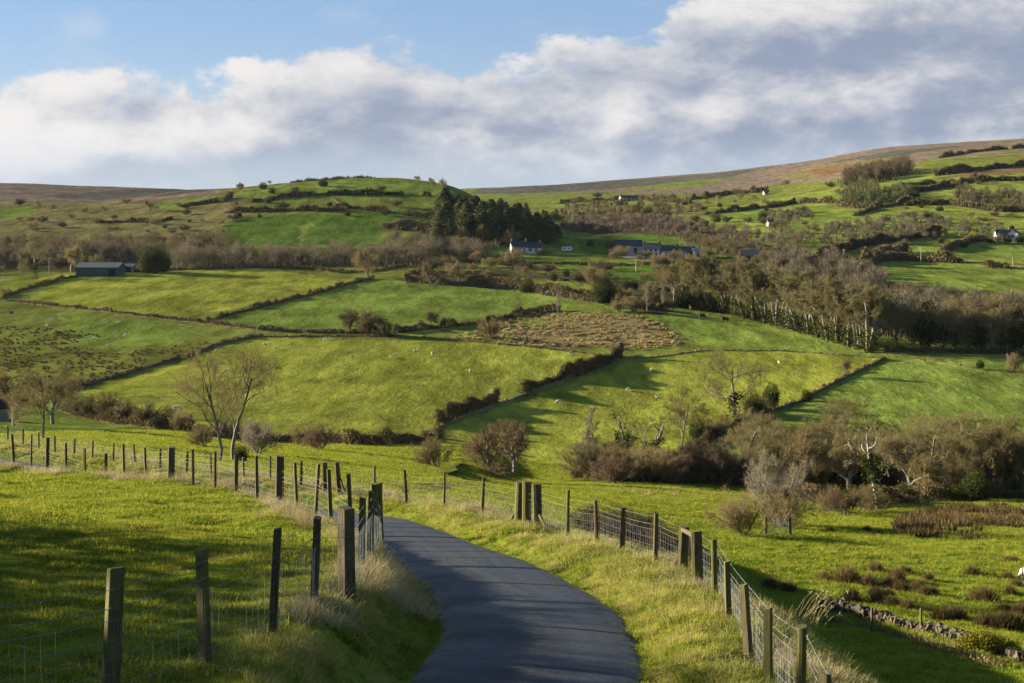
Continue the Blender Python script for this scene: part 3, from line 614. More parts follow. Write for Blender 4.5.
def bare(name, P, seed, barkmat, twigmat, tw=.03, nfine=2, ivy=0):
    g=np.random.default_rng(seed); big,small,fine=grow(g,P)
    b=MB(); A=lambda L,i: np.array([q[i] for q in L])
    b.tubes(A(big,0)-(0,0,.02),A(big,1),A(big,2),A(big,3),6)
    c=MB()
    if small: c.tubes(A(small,0),A(small,1),np.maximum(A(small,2),tw*.45),np.maximum(A(small,3),tw*.35),3,tint=g.random(len(small)))
    fp=A(fine,0); fd=A(fine,1); fl=A(fine,2)
    for k in range(nfine):
        dd=fd+g.normal(0,.30,fd.shape)+np.array((0,0,.22)); st=fp+fd*(fl*(k%4)*.22)[:,None]
        c.spikes(st,st+dd*(fl*g.uniform(.8,1.5,len(fl)))[:,None],tw,tint=g.random(len(fl)),rng=g)
    top=np.percentile(np.concatenate([v[:,2] for v in c.V]),99.7)
    for m in (b,c): m.V=[v/top for v in m.V]
    parts=[('trunk',b.mesh(name+'_trunk',M[barkmat])),('crown',c.mesh(name+'_crown',M[twigmat]))]
    if ivy:
        m=MB(); seg=[q for q in big if q[0][2]/top<ivy and q[2]>.02]
        for p,q,r0,r1 in seg:
            n=int(110*np.linalg.norm(q-p)/top*8); t=g.random((n,1)); w=g.normal(size=(n,3))*(.018+r0/top*1.3); w[:,2]*=.6
            pos=(p+(q-p)*t)/top+w; m.leaves(pos,g.uniform(.010,.022,n),tint=g.random(n),rng=g)
        parts.append(('ivy',m.mesh(name+'_ivy',M['ivy'])))
    return parts
def leafy(name, lumps, n, size, mat, seed, trunk=.04, th=.25):
    g=np.random.default_rng(seed); m=MB()
    for (x,y,z,rx,rz) in lumps:
        k=int(n*rx*rx*8); v=g.normal(size=(k,3)); v/=np.linalg.norm(v,axis=1)[:,None]; v*=(g.random((k,1))**.28)
        lump=1+.22*fbm(v[:,0]*3+seed,v[:,1]*3+v[:,2]*2.3,3,seed)[:,None]*2
        p=np.array((x,y,z))+v*lump*np.array((rx,rx,rz)); p[:,2]=np.maximum(p[:,2],.01)
        m.leaves(p,g.uniform(.6,1.3,k)*size,tint=g.random(k),rng=g)
        tw=g.random(k)<.12; m.spikes(p[tw],p[tw]+v[tw]*np.array((rx,rx,rz))*.22,size*.5,tint=g.random(tw.sum()),rng=g)
    b=MB(); b.tubes([(0,0,-.03),(0.01,0,th)],[(0.01,0,th),(.0,.01,.7)],[trunk,trunk*.8],[trunk*.8,trunk*.3],6)
    return [('trunk',b.mesh(name+'_trunk',M['bark'])),('crown',m.mesh(name+'_crown',M[mat]))]
def fir(name, seed):
    g=np.random.default_rng(seed); m=MB(); b=MB(); b.tubes([(0,0,-.03)],[(0,0,.98)],.022,.004,6)
    n=420; z=np.sort(g.uniform(.12,.98,n)); ln=(1-z)**.7*.27*g.uniform(.55,1.25,n)+.012; a=g.random(n)*6.28
    d=np.c_[np.cos(a),np.sin(a),g.normal(-.12,.16,n)]
    for t in np.linspace(.2,1,7):
        p=np.c_[np.zeros((n,2)),z]+d*(ln*t)[:,None]+g.normal(0,.008,(n,3)); m.leaves(p,g.uniform(.018,.036,n)*(1.2-.4*t),tint=g.random(n),rng=g)
    return [('trunk',b.mesh(name+'_trunk',M['bark'])),('crown',m.mesh(name+'_crown',M['conifer']))]
base=dict(seg=[5,4,3,2],wob=[.06,.16,.2,.2],up=[.02,.10,.06,.04],kids=[8,7,6,6],frm=[.32,.3,.2,.15],ang=[.8,.7,.7,.7],rat=[.62,.55,.5,.55],cone=[.45,.4,.3,.2],thin=[.5,.5,.45],biglev=1,L=7,r=.22)
def var(**k): d=dict(base); d.update(k); return d
ASH=var(ang=[.95,.75,.75,.7],up=[.02,.07,.04,.03],rat=[.72,.56,.5,.5],r=.19); VASE=var(stems=[((0,0,0),(.06,0,1),6.5,.24),((.15,.1,0),(.25,.12,1),6,.18),((-.12,-.05,0),(-.22,-.1,1),6.2,.17)],kids=[7,7,6,6],frm=[.40,.28,.15,.1],ang=[.62,.72,.75,.7],up=[.03,.10,.06,.03],wob=[.08,.2,.25,.25],rat=[.62,.48,.46,.55],cone=[.5,.4,.3,.2])
THORN=var(L=3.2,r=.2,kids=[9,8,7,5],frm=[.25,.2,.15,.1],ang=[1.0,.8,.8,.8],rat=[.85,.6,.55,.55],up=[0,.05,.03,.02],wob=[.12,.25,.28,.3])
SLIM=var(L=9,r=.13,kids=[16,6,5,5],frm=[.18,.2,.2,.1],ang=[.75,.6,.6,.6],rat=[.28,.55,.55,.6],cone=[.55,.3,.2,.2],up=[.0,.12,.08,.05])
SNAG=var(L=6,r=.19,kids=[6,5,4,3],frm=[.4,.3,.3,.2],ang=[.9,.7,.7,.7],wob=[.14,.34,.36,.3],rat=[.6,.5,.45,.5],thin=[.6,.5,.45])
FORK=var(stems=[((0,0,0),(-.10,0,1),4.2,.10)],L=4.2,kids=[8,7,6,6],frm=[.30,.25,.2,.1],ang=[.85,.75,.75,.7],wob=[.12,.28,.3,.3],up=[.04,.12,.06,.03],rat=[.8,.55,.5,.5])
def SHRUB(s,n=16,spread=.55): g=np.random.default_rng(s); return var(stems=[((g.normal(0,.25),g.normal(0,.25),0),(g.normal(0,spread),g.normal(0,spread),1),g.uniform(2.2,3.4),.05) for _ in range(n)],
    seg=[4,3,2],wob=[.14,.2,.2],up=[.03,.06,.04],kids=[7,6,5],frm=[.2,.2,.1],ang=[.55,.6,.6],rat=[.45,.5,.55],cone=[.35,.3,.2],thin=[.55,.5],biglev=0)
KINDS={}
def kind(k):
    b=k.rstrip('0123456789'); k=b+str(int(k[len(b):])%{'vase':4,'fir':5,'fork':3,'ever':4,'snag':2,'ivysnag':3}.get(b,3))
    if k in KINDS: return KINDS[k]
    s=sum(map(ord,k))
    if   b=='ash':    r=bare(k,ASH,s,'olivebark','oliveTwig',.018,8)
    elif b=='fork':   r=bare(k,FORK,s,'bark','twig',.011,3)
    elif b=='vase':   r=bare(k,VASE,s,'bark','goldtwig',.024,8,ivy=.24)
    elif b=='thorn':  r=bare(k,THORN,s,'bark','twig',.016,6)
    elif b=='redthorn': r=bare(k,THORN,s,'bark','redtwig',.015,6)
    elif b=='darkthorn': r=bare(k,THORN,s,'bark','darktwig',.024,7)
    elif b=='slim':   r=bare(k,SLIM,s,'palebark','paletwig',.026,3)
    elif b=='ivyash': r=bare(k,ASH,s,'bark','oliveTwig',.019,5,ivy=.33)
    elif b=='snag':   r=bare(k,SNAG,s,'palebark','paletwig',.040,2,ivy=.62)
    elif b=='ivysnag':r=bare(k,SNAG,s,'bark','darktwig',.035,2,ivy=.6)
    elif b=='shrub':  r=bare(k,SHRUB(s),s,'bark','twig',.011,7)
    elif b=='redshrub': r=bare(k,SHRUB(s),s,'bark','redtwig',.012,7)
    elif b=='paleshrub': r=bare(k,SHRUB(s,14,.4),s,'palebark','paletwig',.011,6)
    elif b=='oliveshrub': r=bare(k,SHRUB(s,18,.45),s,'bark','oliveTwig',.012,7)
    elif b=='darkshrub': r=bare(k,SHRUB(s,18,.5),s,'bark','darktwig',.013,7)
    elif b=='ever':   r=leafy(k,[(0,0,.5,.40,.48),(.16,.06,.36,.28,.34),(-.2,-.04,.34,.27,.32)],1900,.026,'ever',s)
    elif b=='tallever': r=leafy(k,[(0,0,.66,.15,.32),(.09,.04,.40,.15,.24),(-.09,0,.34,.15,.24),(.02,.05,.2,.13,.2)],4200,.022,'ever',s)
    elif b=='bigever':r=leafy(k,[(.18,0,.52,.34,.46),(-.18,.05,.5,.36,.44),(0,0,.3,.5,.3),(-.32,0,.36,.26,.34),(.32,.02,.36,.24,.34)],2200,.022,'ever',s)
    elif b=='gorse':  r=leafy(k,[(0,0,.42,.46,.46),(.42,.1,.34,.36,.36),(-.4,0,.3,.32,.34),(.1,-.3,.25,.3,.3)],1700,.030,'gorse',s,.02)
    elif b=='gold':   r=leafy(k,[(0,0,.48,.42,.5)],1500,.035,'gold',s)
    elif b=='fir':    r=fir(k,s)
    KINDS[k]=r; return r
def plant(k, loc, h, label, cat='tree', group=None, name=None, wx=1., whole=True, rz=None):
    base_=k.rstrip('0123456789'); nm=name or {'shrub':'shrub','redshrub':'shrub','paleshrub':'shrub','oliveshrub':'shrub','darkshrub':'shrub','ever':'evergreen_bush','tallever':'evergreen_tree','bigever':'evergreen_tree','gorse':'gorse_bush','gold':'golden_conifer','fir':'conifer_tree','thorn':'thorn_tree','redthorn':'thorn_tree','darkthorn':'thorn_tree'}.get(base_,'bare_tree')
    rz=RNG.uniform(0,6.28) if rz is None else rz
    e=empty(nm,np.array(loc)-(0,0,.03*h),label,cat,group,rz,(h*wx,h*wx,h))
    for pn,me in kind(k): obj(pn,me,e)
    return e
def tree(k, px, by, hp, label, wpx=None, **kw):
    L=hit(px,by); h=hp*L[1]/F
    return plant(k,L,h,label,wx=kw.pop('wx',1.),**kw)

# --- individual trees and shrubs, near to far
tree('fork1',219,462,118,'bare pale tree leaning left beyond the pasture fence, left one of a close pair',rz=0.,wx=1.0)
tree('fork2',233,462,122,'upright bare pale tree beyond the pasture fence, right one of a close pair',rz=2.6,wx=.95)
S=lambda k,px,by,hp,lb,wx=1.: tree(k,px,by,hp,lb,cat='shrub',wx=wx)
T=lambda k,px,by,hp,lb,wx=1.,rz=None: tree(k,px,by,hp,lb,wx=wx,rz=rz)
S('paleshrub1',258,455,36,'low pale twiggy shrub just right of the pair of bare pale trees',1.1)
S('ever1',240,462,18,'small dark evergreen bush at the foot of the pair of bare pale trees',1.2)
S('shrub1',203,447,24,'small thin brown shrub just left of the pair of bare pale trees')
T('ash1',43,440,78,'leaning bare tree with a broad brown crown behind the left end of the pasture fence',.95,0.)
T('thorn1',53,424,52,'rounded bare tree directly right of the leaning tree at the left edge',.9)
T('thorn2',14,426,58,'bushy bare tree beside the small tin hut at the left edge',.9)
for k,px,by,hp,lb in (('darkshrub1',74,415,22,'dark scrubby bush in the hedge line right of the rounded bare tree'),('darkshrub2',92,419,24,'dark multi-stemmed bush under the bottom left corner of the striped pasture'),
   ('darkshrub3',108,421,30,'tallest dark bush of the hedge under the striped pasture'),('darkshrub4',125,424,24,'dark bush with a paler neighbour in the hedge under the striped pasture'),('paleshrub2',128,424,22,'pale thin shrub amid the dark hedge under the striped pasture'),
   ('darkshrub5',148,427,27,'dark ragged bush in the right half of the hedge under the striped pasture'),('darkshrub6',168,429,25,'dark bush next to the right end of the hedge under the striped pasture'),('shrub2',184,432,24,'brown bush closing the right end of the hedge under the striped pasture')): S(k,px,by,hp,lb,.95)
S('redshrub1',318,450,29,'rounded red brown shrub at the bottom edge of the striped pasture',1.0)
S('shrub3',300,447,24,'grey brown shrub touching the left side of the rounded red brown shrub',.9)
S('shrub4',435,468,34,'drooping brown bush at the bottom corner between the two sheep pastures',1.0)
T('redthorn1',490,474,50,'reddish bare thorn tree standing by the stream, left one of two',.95)
T('redthorn2',514,476,58,'reddish bare thorn tree with a broad crown by the stream, right one of two',.95)
S('shrub5',497,477,16,'low brown scrub under the two reddish thorn trees',1.6)
T('slim1',585,478,74,'slender pale birch-like tree at the left end of the valley thicket',.95)
S('oliveshrub1',604,478,44,'olive brown bush right of the slender pale tree',1.); S('shrub6',622,480,40,'brown bush at the foot of the broken ivy-covered snags',1.05)
T('ivysnag1',627,478,70,'broken ivy-covered snag with a narrow top in the thicket',.75); T('ivysnag2',649,480,64,'forked ivy-covered snag with two thick arms in the thicket',1.1)
S('oliveshrub2',640,480,34,'olive bush between the two ivy-covered snags',1.1); S('darkshrub7',668,482,36,'dark brown bush under the tall pale ash in the thicket',1.1)
T('ash2',681,452,66,'open-crowned pale ash standing above the thicket in the sheep pasture',1.1)
S('shrub7',690,482,40,'brown bush mid way along the right half of the thicket',1.1)
S('redshrub2',708,483,44,'purplish grey bush near the right end of the thicket',1.05); S('paleshrub3',722,482,42,'pale twiggy bush at the right end of the thicket'); S('shrub8',738,484,38,'low brown bush where the thicket meets the bright field',1.)
T('ivyash1',735,424,76,'tallest bare ash with an ivy-wrapped trunk at the foot of the field wall',1.2)
S('ever2',697,441,26,'dark evergreen bush left of the tallest ash',.8); S('shrub9',716,440,30,'brown shrub just left of the tallest ash'); S('ever3',752,417,28,'dark evergreen bush immediately right of the tallest ash',.9); S('ever4',771,409,27,'dark evergreen bush further up the field wall, last of the thick clump',.9); S('shrub10',760,415,20,'brown undergrowth bush amid the evergreens on the field wall',1.2)
S('ever5',807,401,13,'small dark bush alone on the field wall above the evergreen clump',.9)
T('redthorn3',845,377,19,'small round brown thorn tree alone by the top of the field wall',.8)
T('shrub11',1013,372,20,'small brown tree leaning right on the stony edge of the dark green field',.7); S('ever6',980,369,10,'low dark bush on the stony edge of the dark green field',1.)
# right-hand thicket
for k,px,by,hp,lb in (('shrub12',745,536,48,'dense brown bramble bush alone in the field below the lane'),('paleshrub4',779,524,70,'big pale sunlit bush at the left end of the right thicket'),('shrub13',786,528,40,'brown bush under the big pale sunlit bush'),
  ('redshrub3',845,516,32,'low red brown bush in front of the white dead tree'),('shrub14',866,512,28,'brown bush directly at the foot of the white dead tree'),('ever7',903,503,22,'dark low evergreen bush right of the white dead tree'),('ever8',975,502,34,'dark green evergreen bush in the right thicket'),('gorse1',955,501,20,'yellow-green bush in the right thicket beside the dark evergreen'),('shrub15',828,512,26,'brown bush behind the steel gate field corner')): S(k,px,by,hp,lb,1.05)
T('snag1',878,510,86,'white dead tree with bare forked arms and an ivy-covered trunk',1.05)
for k,px,by,hp,lb in (('thorn3',806,488,60,'bushy olive tree at the left of the right thicket'),('ash3',826,488,72,'tall twiggy tree behind the low red brown bush'),('thorn4',850,492,58,'round brown tree left of the white dead tree'),('thorn5',912,498,66,'round brown tree right of the white dead tree'),
  ('ash4',932,496,76,'tall bare tree in the middle of the right thicket'),('oliveshrub3',950,498,50,'olive bush in the middle of the right thicket'),('ash5',962,496,80,'tallest bare tree of the right thicket'),('thorn6',985,497,70,'wide brown tree near the right edge of the thicket'),('ivyash2',1002,497,84,'ivy-clad bare tree near the right edge of the picture'),('thorn7',1022,498,74,'brown tree cut by the right edge of the picture'),('slim2',778,452,34,'thin pale sapling at the left end of the right thicket')): T(k,px,by,hp,lb,1.05)
for i,px in enumerate(np.linspace(748,1030,26)):
    k=('ivyash2','ash6','oliveshrub7','thorn2','ash7','oliveshrub8','ash2','paleshrub5')[i%8]; by=470+ (px-748)*.07+RNG.uniform(-6,12)
    T(k,px+RNG.uniform(-4,4),by,(73 if k[:2] in('as','th','iv') else 55)*RNG.uniform(.72,1.08),'bare grey brown tree packed in the back of the right thicket',1.25)['group']='trees packed in the right thicket'
for i,px in enumerate(np.linspace(590,742,13)):
    k=('oliveshrub7','shrub20','redshrub5','darkshrub15')[i%4]
    S(k,px+RNG.uniform(-4,4),482+RNG.uniform(-5,3),36*RNG.uniform(.7,1.15),'grey brown shrub packed in the valley thicket',1.3)['group']='shrubs packed in the valley thicket'
# brambles behind the fence
for i,(px,by,d,hp) in enumerate(((592,545,40,30),(614,556,38,36),(638,566,36,40),(664,574,35,42),(690,585,33,36))):
    L=at(px,d); plant('darkshrub%d'%(8+i),L,hp*d/F*1.1,'dark bramble bush behind the wire fence on the bend, %s from the left'%ORD[i],'bramble','brambles behind the fence','bramble_bush',1.15)
L=at(655,62); plant('tallever1',L,1.9,'small pointed young evergreen rising behind the wire fence on the bend','tree',None,'young_conifer',1.2)
L=at(683,60); plant('shrub16',L,1.5,'low brown bush right of the small pointed evergreen behind the fence','shrub',None,'shrub',1.2)
S('gorse2',984,652,26,'low green and yellow gorse bush at the right end of the tumbled wall',1.3); S('gorse3',1012,656,18,'small gorse bush at the bottom right beyond the tumbled wall',1.1)
S('ever9',428,488,5,'tiny green bush in the meadow behind the far bend of the lane',1.); S('ever10',458,508,8,'small green bush behind the wire fence near the far bend',1.)
# avenue
av=[683,695,706,716,725,735,745,755,766,777,788,799,809,819,829,839,848,858,869]
for i,px in enumerate(av):
    t=(px-683)/186; T('vase%d'%(i%4),px,306+46*t**1.25,[47,50,54,56][i%4]+14*t,ORD[i]+' ivy-trunked bare tree from the left in the long straight row',1.15)
for i,(k,px,by,hp) in enumerate((('ivyash3',896,347,48),('ivyash8',914,349,58),('tallever3',928,349,52),('ivyash4',942,349,56),('ivyash9',955,349,46),('ivyash5',968,350,60),('tallever5',978,350,40),('thorn3',992,350,50),('ivyash6',1003,350,62),('tallever7',1017,351,50),('ivysnag3',1030,351,58))):
    T(k,px,by,hp,ORD[i]+' tree from the left in the ivy-dark row above the dark green field',1.05)
# mid-distance hedgerow trees
for k,px,by,hp,lb in (('darkthorn1',350,333,24,'slim dark tree standing alone on the lower hedge of the central bright field'),('darkthorn2',430,327,16,'tiny dark tree on the central bright field hedge, right of the dark clump'),
  ('thorn8',604,302,40,'pale twiggy tree over the dark bush in the scrub left of the long row'),('slim3',647,311,30,'slim brown tree in the scrub left of the long row, left one of two'),('slim4',662,309,30,'slim brown tree in the scrub left of the long row, right one of two'),('slim5',674,301,40,'pale bare tree touching the left end of the long row'),
  ('slim6',558,314,22,'small pale tree at the lower right corner of the central bright field'),('thorn9',368,278,30,'brown bare tree where three field walls meet'),('ivyash7',36,279,38,'ivy-covered leaning tree left of the green barn'),('thorn10',72,272,30,'rounded brown tree beside the green barn'),
  ('thorn11',151,212,14,'lone round tree on the left moor slope'),('thorn12',239,192,10,'windswept tree on the left shoulder of the hill'),('thorn13',231,197,7,'small windswept tree below the left shoulder of the hill'),('thorn14',105,213,8,'small lone tree low on the left moor'),('thorn15',39,208,8,'small lone tree near the green strips of the left moor'),
  ('thorn16',418,182,7,'leftmost small windswept tree on top of the hill'),('thorn17',432,186,9,'middle windswept tree on the hilltop'),('thorn18',443,189,11,'rightmost windswept tree on the hilltop beside the conifers'),('thorn19',270,185,5,'tiny tree on the skyline left of the hilltop'),('thorn20',307,180,4,'tiny tree on the skyline near the hilltop'),
  ('slim7',192,268,22,'bare brown tree right of the big round evergreen'),('slim8',236,267,28,'pinkish bare tree above the wide yellow field'),('thorn21',513,268,22,'pale twiggy tree left below the white cottage'),('thorn22',455,284,24,'bare brown tree in the scrub above the central bright field'),('thorn23',430,283,22,'bare tree over the scrub left of the central farm'),('slim9',463,283,20,'pale thin tree in the scrub above the central bright field')): T(k,px,by,hp,lb,1.)
for k,px,by,hp,lb in (('darkshrub14',372,335,27,'dark dense bush on the lower hedge of the central bright field',),('ever11',381,335,20,'dark evergreen bush beside the tan bush on the lower hedge'),('oliveshrub4',386,337,17,'tan rounded bush on the lower hedge beside the dark clump'),('shrub17',491,338,21,'wide tan bush at the left end of the rushy patch'),
  ('ever12',603,303,26,'dark evergreen bush under the pale twiggy tree'),('ever13',684,308,20,'dark evergreen bush at the left foot of the long row'),('oliveshrub5',634,312,18,'tan pointed bush in the scrub left of the long row'),('oliveshrub6',619,312,12,'low tan bush in the scrub left of the long row'),
  ('ever14',526,293,14,'dark round bush in the scrub below the white cottage'),('ever15',558,295,12,'dark bush at the right side of the scrub below the white cottage'),('ever16',553,281,10,'small dark bush on the field edge under the caravan'),('ever17',566,277,9,'round dark bush in the middle of the field under the caravan'),('ever18',579,281,8,'small dark bush right in the field under the caravan'),
  ('ever19',626,290,11,'dark bush in the field under the farm, left of two'),('ever20',634,290,11,'dark bush in the field under the farm, right of two'),('ever21',590,247,8,'dark bush right of the caravan'),('shrub18',610,251,14,'brown tree-like bush left of the farm buildings'),('ever22',505,262,9,'dark bush left below the white cottage')): S(k,px,by,hp,lb,1.1)
for px,by,hp,lb in ((990,243,8,'dark bush left in front of the house on the right hill'),(1008,243,8,'dark bush in front of the middle of the house on the right hill'),(1021,243,11,'dark bush hiding the right end of the house on the right hill')): S('ever14',px,by,hp,lb,1.2)
T('bigever1',155,272,31,'big round dark evergreen tree beside the green barn',1.0)
S('gold1',973,241,10,'bright yellow golden bush beside the house on the right hill',1.1)
# conifers on the hill
g=np.random.default_rng(17)
for i in range(120):
    px=g.uniform(440,560); f=(px-440)/120
    by=g.uniform(206+22*f,246-2*f) if i<92 else g.uniform(200+20*f,212+16*f)
    top=192+26*f**1.3+g.uniform(-5,7)
    T('fir%d'%(i%5),px,by,min(max(by-top,12),38)*g.uniform(.75,1.1),'tall dark conifer in the hillside wood right of the hilltop',1.65)['group']='conifers of the hillside wood'

g=np.random.default_rng(23)
for n,(x0,x1,y0,y1),kk,lb,gr in ((34,(5,235,202,243),('darkshrub14','shrub17','thorn12'),'small dark gorse or thorn bush scattered over the left moor slope','bushes of the left moor slope'),(16,(235,430,186,222),('darkshrub14','ever14'),'small dark bush dotted along the field edges of the left hill','bushes of the left hill'),
   (46,(560,770,197,226),('darkshrub14','thorn12','ever14'),'small dark tree dotted over the far valley fields','trees of the far valley fields'),(40,(770,1022,165,250),('darkshrub14','thorn13','ever14','thorn12'),'small dark tree dotted over the right hill','trees of the right hill'),(64,(420,690,262,308),('darkshrub14','thorn13','shrub17'),'brown bush among the scrub hedges between the farm and the tan rushes','bushes below the farm'),(16,(-5,130,262,300),('thorn12','shrub17','darkshrub14'),'brown bush round the green barn and its lane','bushes round the green barn')):
    for i in range(n):
        px,by=g.uniform(x0,x1),g.uniform(y0,y1)
        if hit(px,by)[1]>2400 or (24<px<360 and 270<by<320) or (400<px<600 and by>287-.02*(600-px) and by<330 and px<585): continue
        T(kk[i%len(kk)],px,by,g.uniform(3.5,8.5) if y1<262 else g.uniform(7,14),lb,1.5)['group']=gr
for i in range(26):
    px=g.uniform(425,585); by=g.uniform(228,250) if px<520 else g.uniform(226,240)
    T(('ash0','slim1','thorn1','ash2')[i%4],px,by,g.uniform(12,24),'bare tree mixed into the front of the hillside conifer wood',1.)['group']='bare trees of the conifer wood'
for px,by,hp,lb in ((612,258,6,'small bush at the left end of the farmyard'),(640,259,5,'low bush in front of the long dark barn'),(664,259,6,'low bush in front of the white farm wing'),(690,260,7,'low bush in front of the dark farm shed'),(706,258,11,'bush at the right end of the farmyard'),(646,258,8,'brown bush in front of the tall farmhouse'),(621,258,13,'bare tree-like bush hiding the left end of the long dark barn'),(676,259,10,'bush between the white farm wing and the dark farm shed'),(996,243,10,'tall bush left of the door of the house on the right hill'),(742,265,9,'bush left in front of the grey barn'),(760,265,10,'bush right in front of the grey barn'),(522,255,6,'bush in front of the white cottage'),(540,255,7,'bush at the right corner of the white cottage')): S('shrub17',px,by,hp,lb,1.3)
# --- far woods and scrub that read as one mass
def wood(label, P, n, h, seed, mats=('twig',), spread=.30, cover=1.):
    g=np.random.default_rng(seed); W=np.array([hit(x,y) for x,y in subdiv(P,16)]); lo=W[:,:2].min(0); hi=W[:,:2].max(0)
    X=g.uniform(lo[0],hi[0],n*12); Y=g.uniform(lo[1],hi[1],n*12); m=inpoly(X,Y,W); X,Y=X[m][:n],Y[m][:n]; Z=H(X,Y)
    b=MB()
    for x,y,z in zip(X,Y,Z):
        hh=h*g.uniform(.55,1.2); w=hh*spread*g.uniform(.8,1.4); px=y*1.05/F; tone=g.random()
        k=g.integers(190,260); v=g.normal(size=(k,3)); v/=np.linalg.norm(v,axis=1)[:,None]; v*=g.random((k,1))**.4
        p=np.array((x,y,z+hh*.60))+v*np.array((w,w,hh*.40)); st=p-np.c_[v[:,:2]*w*.35,np.full(k,hh*.03)+v[:,2]*hh*.12]+g.normal(0,hh*.035,(k,3))
        b.spikes(st,p+v*np.array((w,w,hh*.4))*.16+g.normal(0,hh*.02,(k,3))+(0,0,hh*.06),px*.34,tint=np.clip(tone+g.normal(0,.25,k),0,1),rng=g)
        s=g.integers(2,5); q=np.c_[g.normal(0,w*.18,(s,2)),np.zeros(s)]
        b.tubes(np.array((x,y,z-.4))+q,np.array((x,y,z+hh*.6))+q*2.5,px*.22,px*.10,3,tint=.9)
        k2=14; q=np.c_[g.normal(0,w*1.2,(k2,2)),np.zeros(k2)]; q[:,2]=g.random(k2)*hh*.18
        b.spikes(np.array((x,y,z))+q*[1,1,0],np.array((x,y,z))+q+(0,0,hh*.15),px*1.1,tint=g.random(k2)*.4,rng=g)
    o=obj('woodland',b.mesh('woodland',M['wood'+mats[0] if 'wood'+mats[0] in M else mats[0]])); o['kind']='stuff'; o['label']=label
wood('bare grey brown wood along the valley floor under the left hill',[(168,264),(260,262),(330,258),(420,258),(432,264),(400,266),(260,268),(175,270)],150,8.5,1,('twig',),.34)
wood('bare scrubby wood left of the green barn under the moor',[(-30,262),(80,258),(135,256),(170,262),(80,262),(-30,268)],100,8,2,('twig',),.34)
wood('dark scrubby trees at the bottom of the left hill slope',[(-30,247),(90,245),(190,243),(228,240),(228,256),(90,258),(-30,258)],150,7,3,('darktwig',),.4)
wood('brown bushes scattered below the conifer wood',[(388,240),(440,250),(500,256),(470,262),(395,258)],70,8,4,('twig',),.36)
wood('grey brown wood filling the valley beyond the farm',[(560,228),(600,218),(650,220),(700,226),(768,240),(850,258),(830,272),(768,254),(700,237),(640,230),(590,234)],260,5.5,5,('redtwig',),.38)
wood('dark band of trees along the near edge of the valley wood',[(690,238),(768,257),(800,278),(770,275),(735,258),(680,244)],90,5.5,6,('darktwig',),.38)
wood('grey brown bare wood behind the long row of trees',[(758,266),(800,262),(872,274),(888,288),(905,302),(1040,309),(1040,325),(960,334),(880,324),(820,300),(770,284)],380,6.5,7,('twig',),.36)
wood('brown thicket under the right end of the long row',[(880,318),(960,330),(1040,320),(1040,342),(960,345),(890,340)],110,6,8,('twig',),.4)
wood('brown band of trees across the foot of the right hill',[(768,234),(843,226),(900,220),(993,222),(1010,234),(940,240),(860,246),(780,252)],150,5,9,('twig',),.4)
wood('dark tree clump on the skyline of the right hill',[(842,182),(870,176),(905,170),(912,174),(880,182),(850,188)],130,13,10,('darktwig',),.32)
wood('dark conifers and bushes down the right hill',[(846,205),(856,192),(876,192),(880,200),(870,206)],60,11,11,('conifer',),.34)
wood('dark bushes across the middle of the right hill',[(878,198),(905,191),(912,194),(905,201),(882,205)],60,7,12,('conifer',),.42)
wood('brown scrub on the right shoulder of the hill',[(950,206),(960,192),(1005,196),(1040,200),(1040,212),(1000,210)],70,6.5,13,('darktwig',),.4)
wood('brown scrub at the left of the right hill',[(768,232),(768,216),(812,212),(814,220),(790,230)],45,5,14,('twig',),.42)
wood('dark heath wood over the far valley, seen past the conifers',[(545,215),(640,212),(720,226),(690,229),(600,222)],90,5,15,('darktwig',),.4)
wood('dark bushes above the far valley under the far moor',[(560,210),(600,203),(690,208),(720,214),(650,216)],60,6,16,('darktwig',),.42)

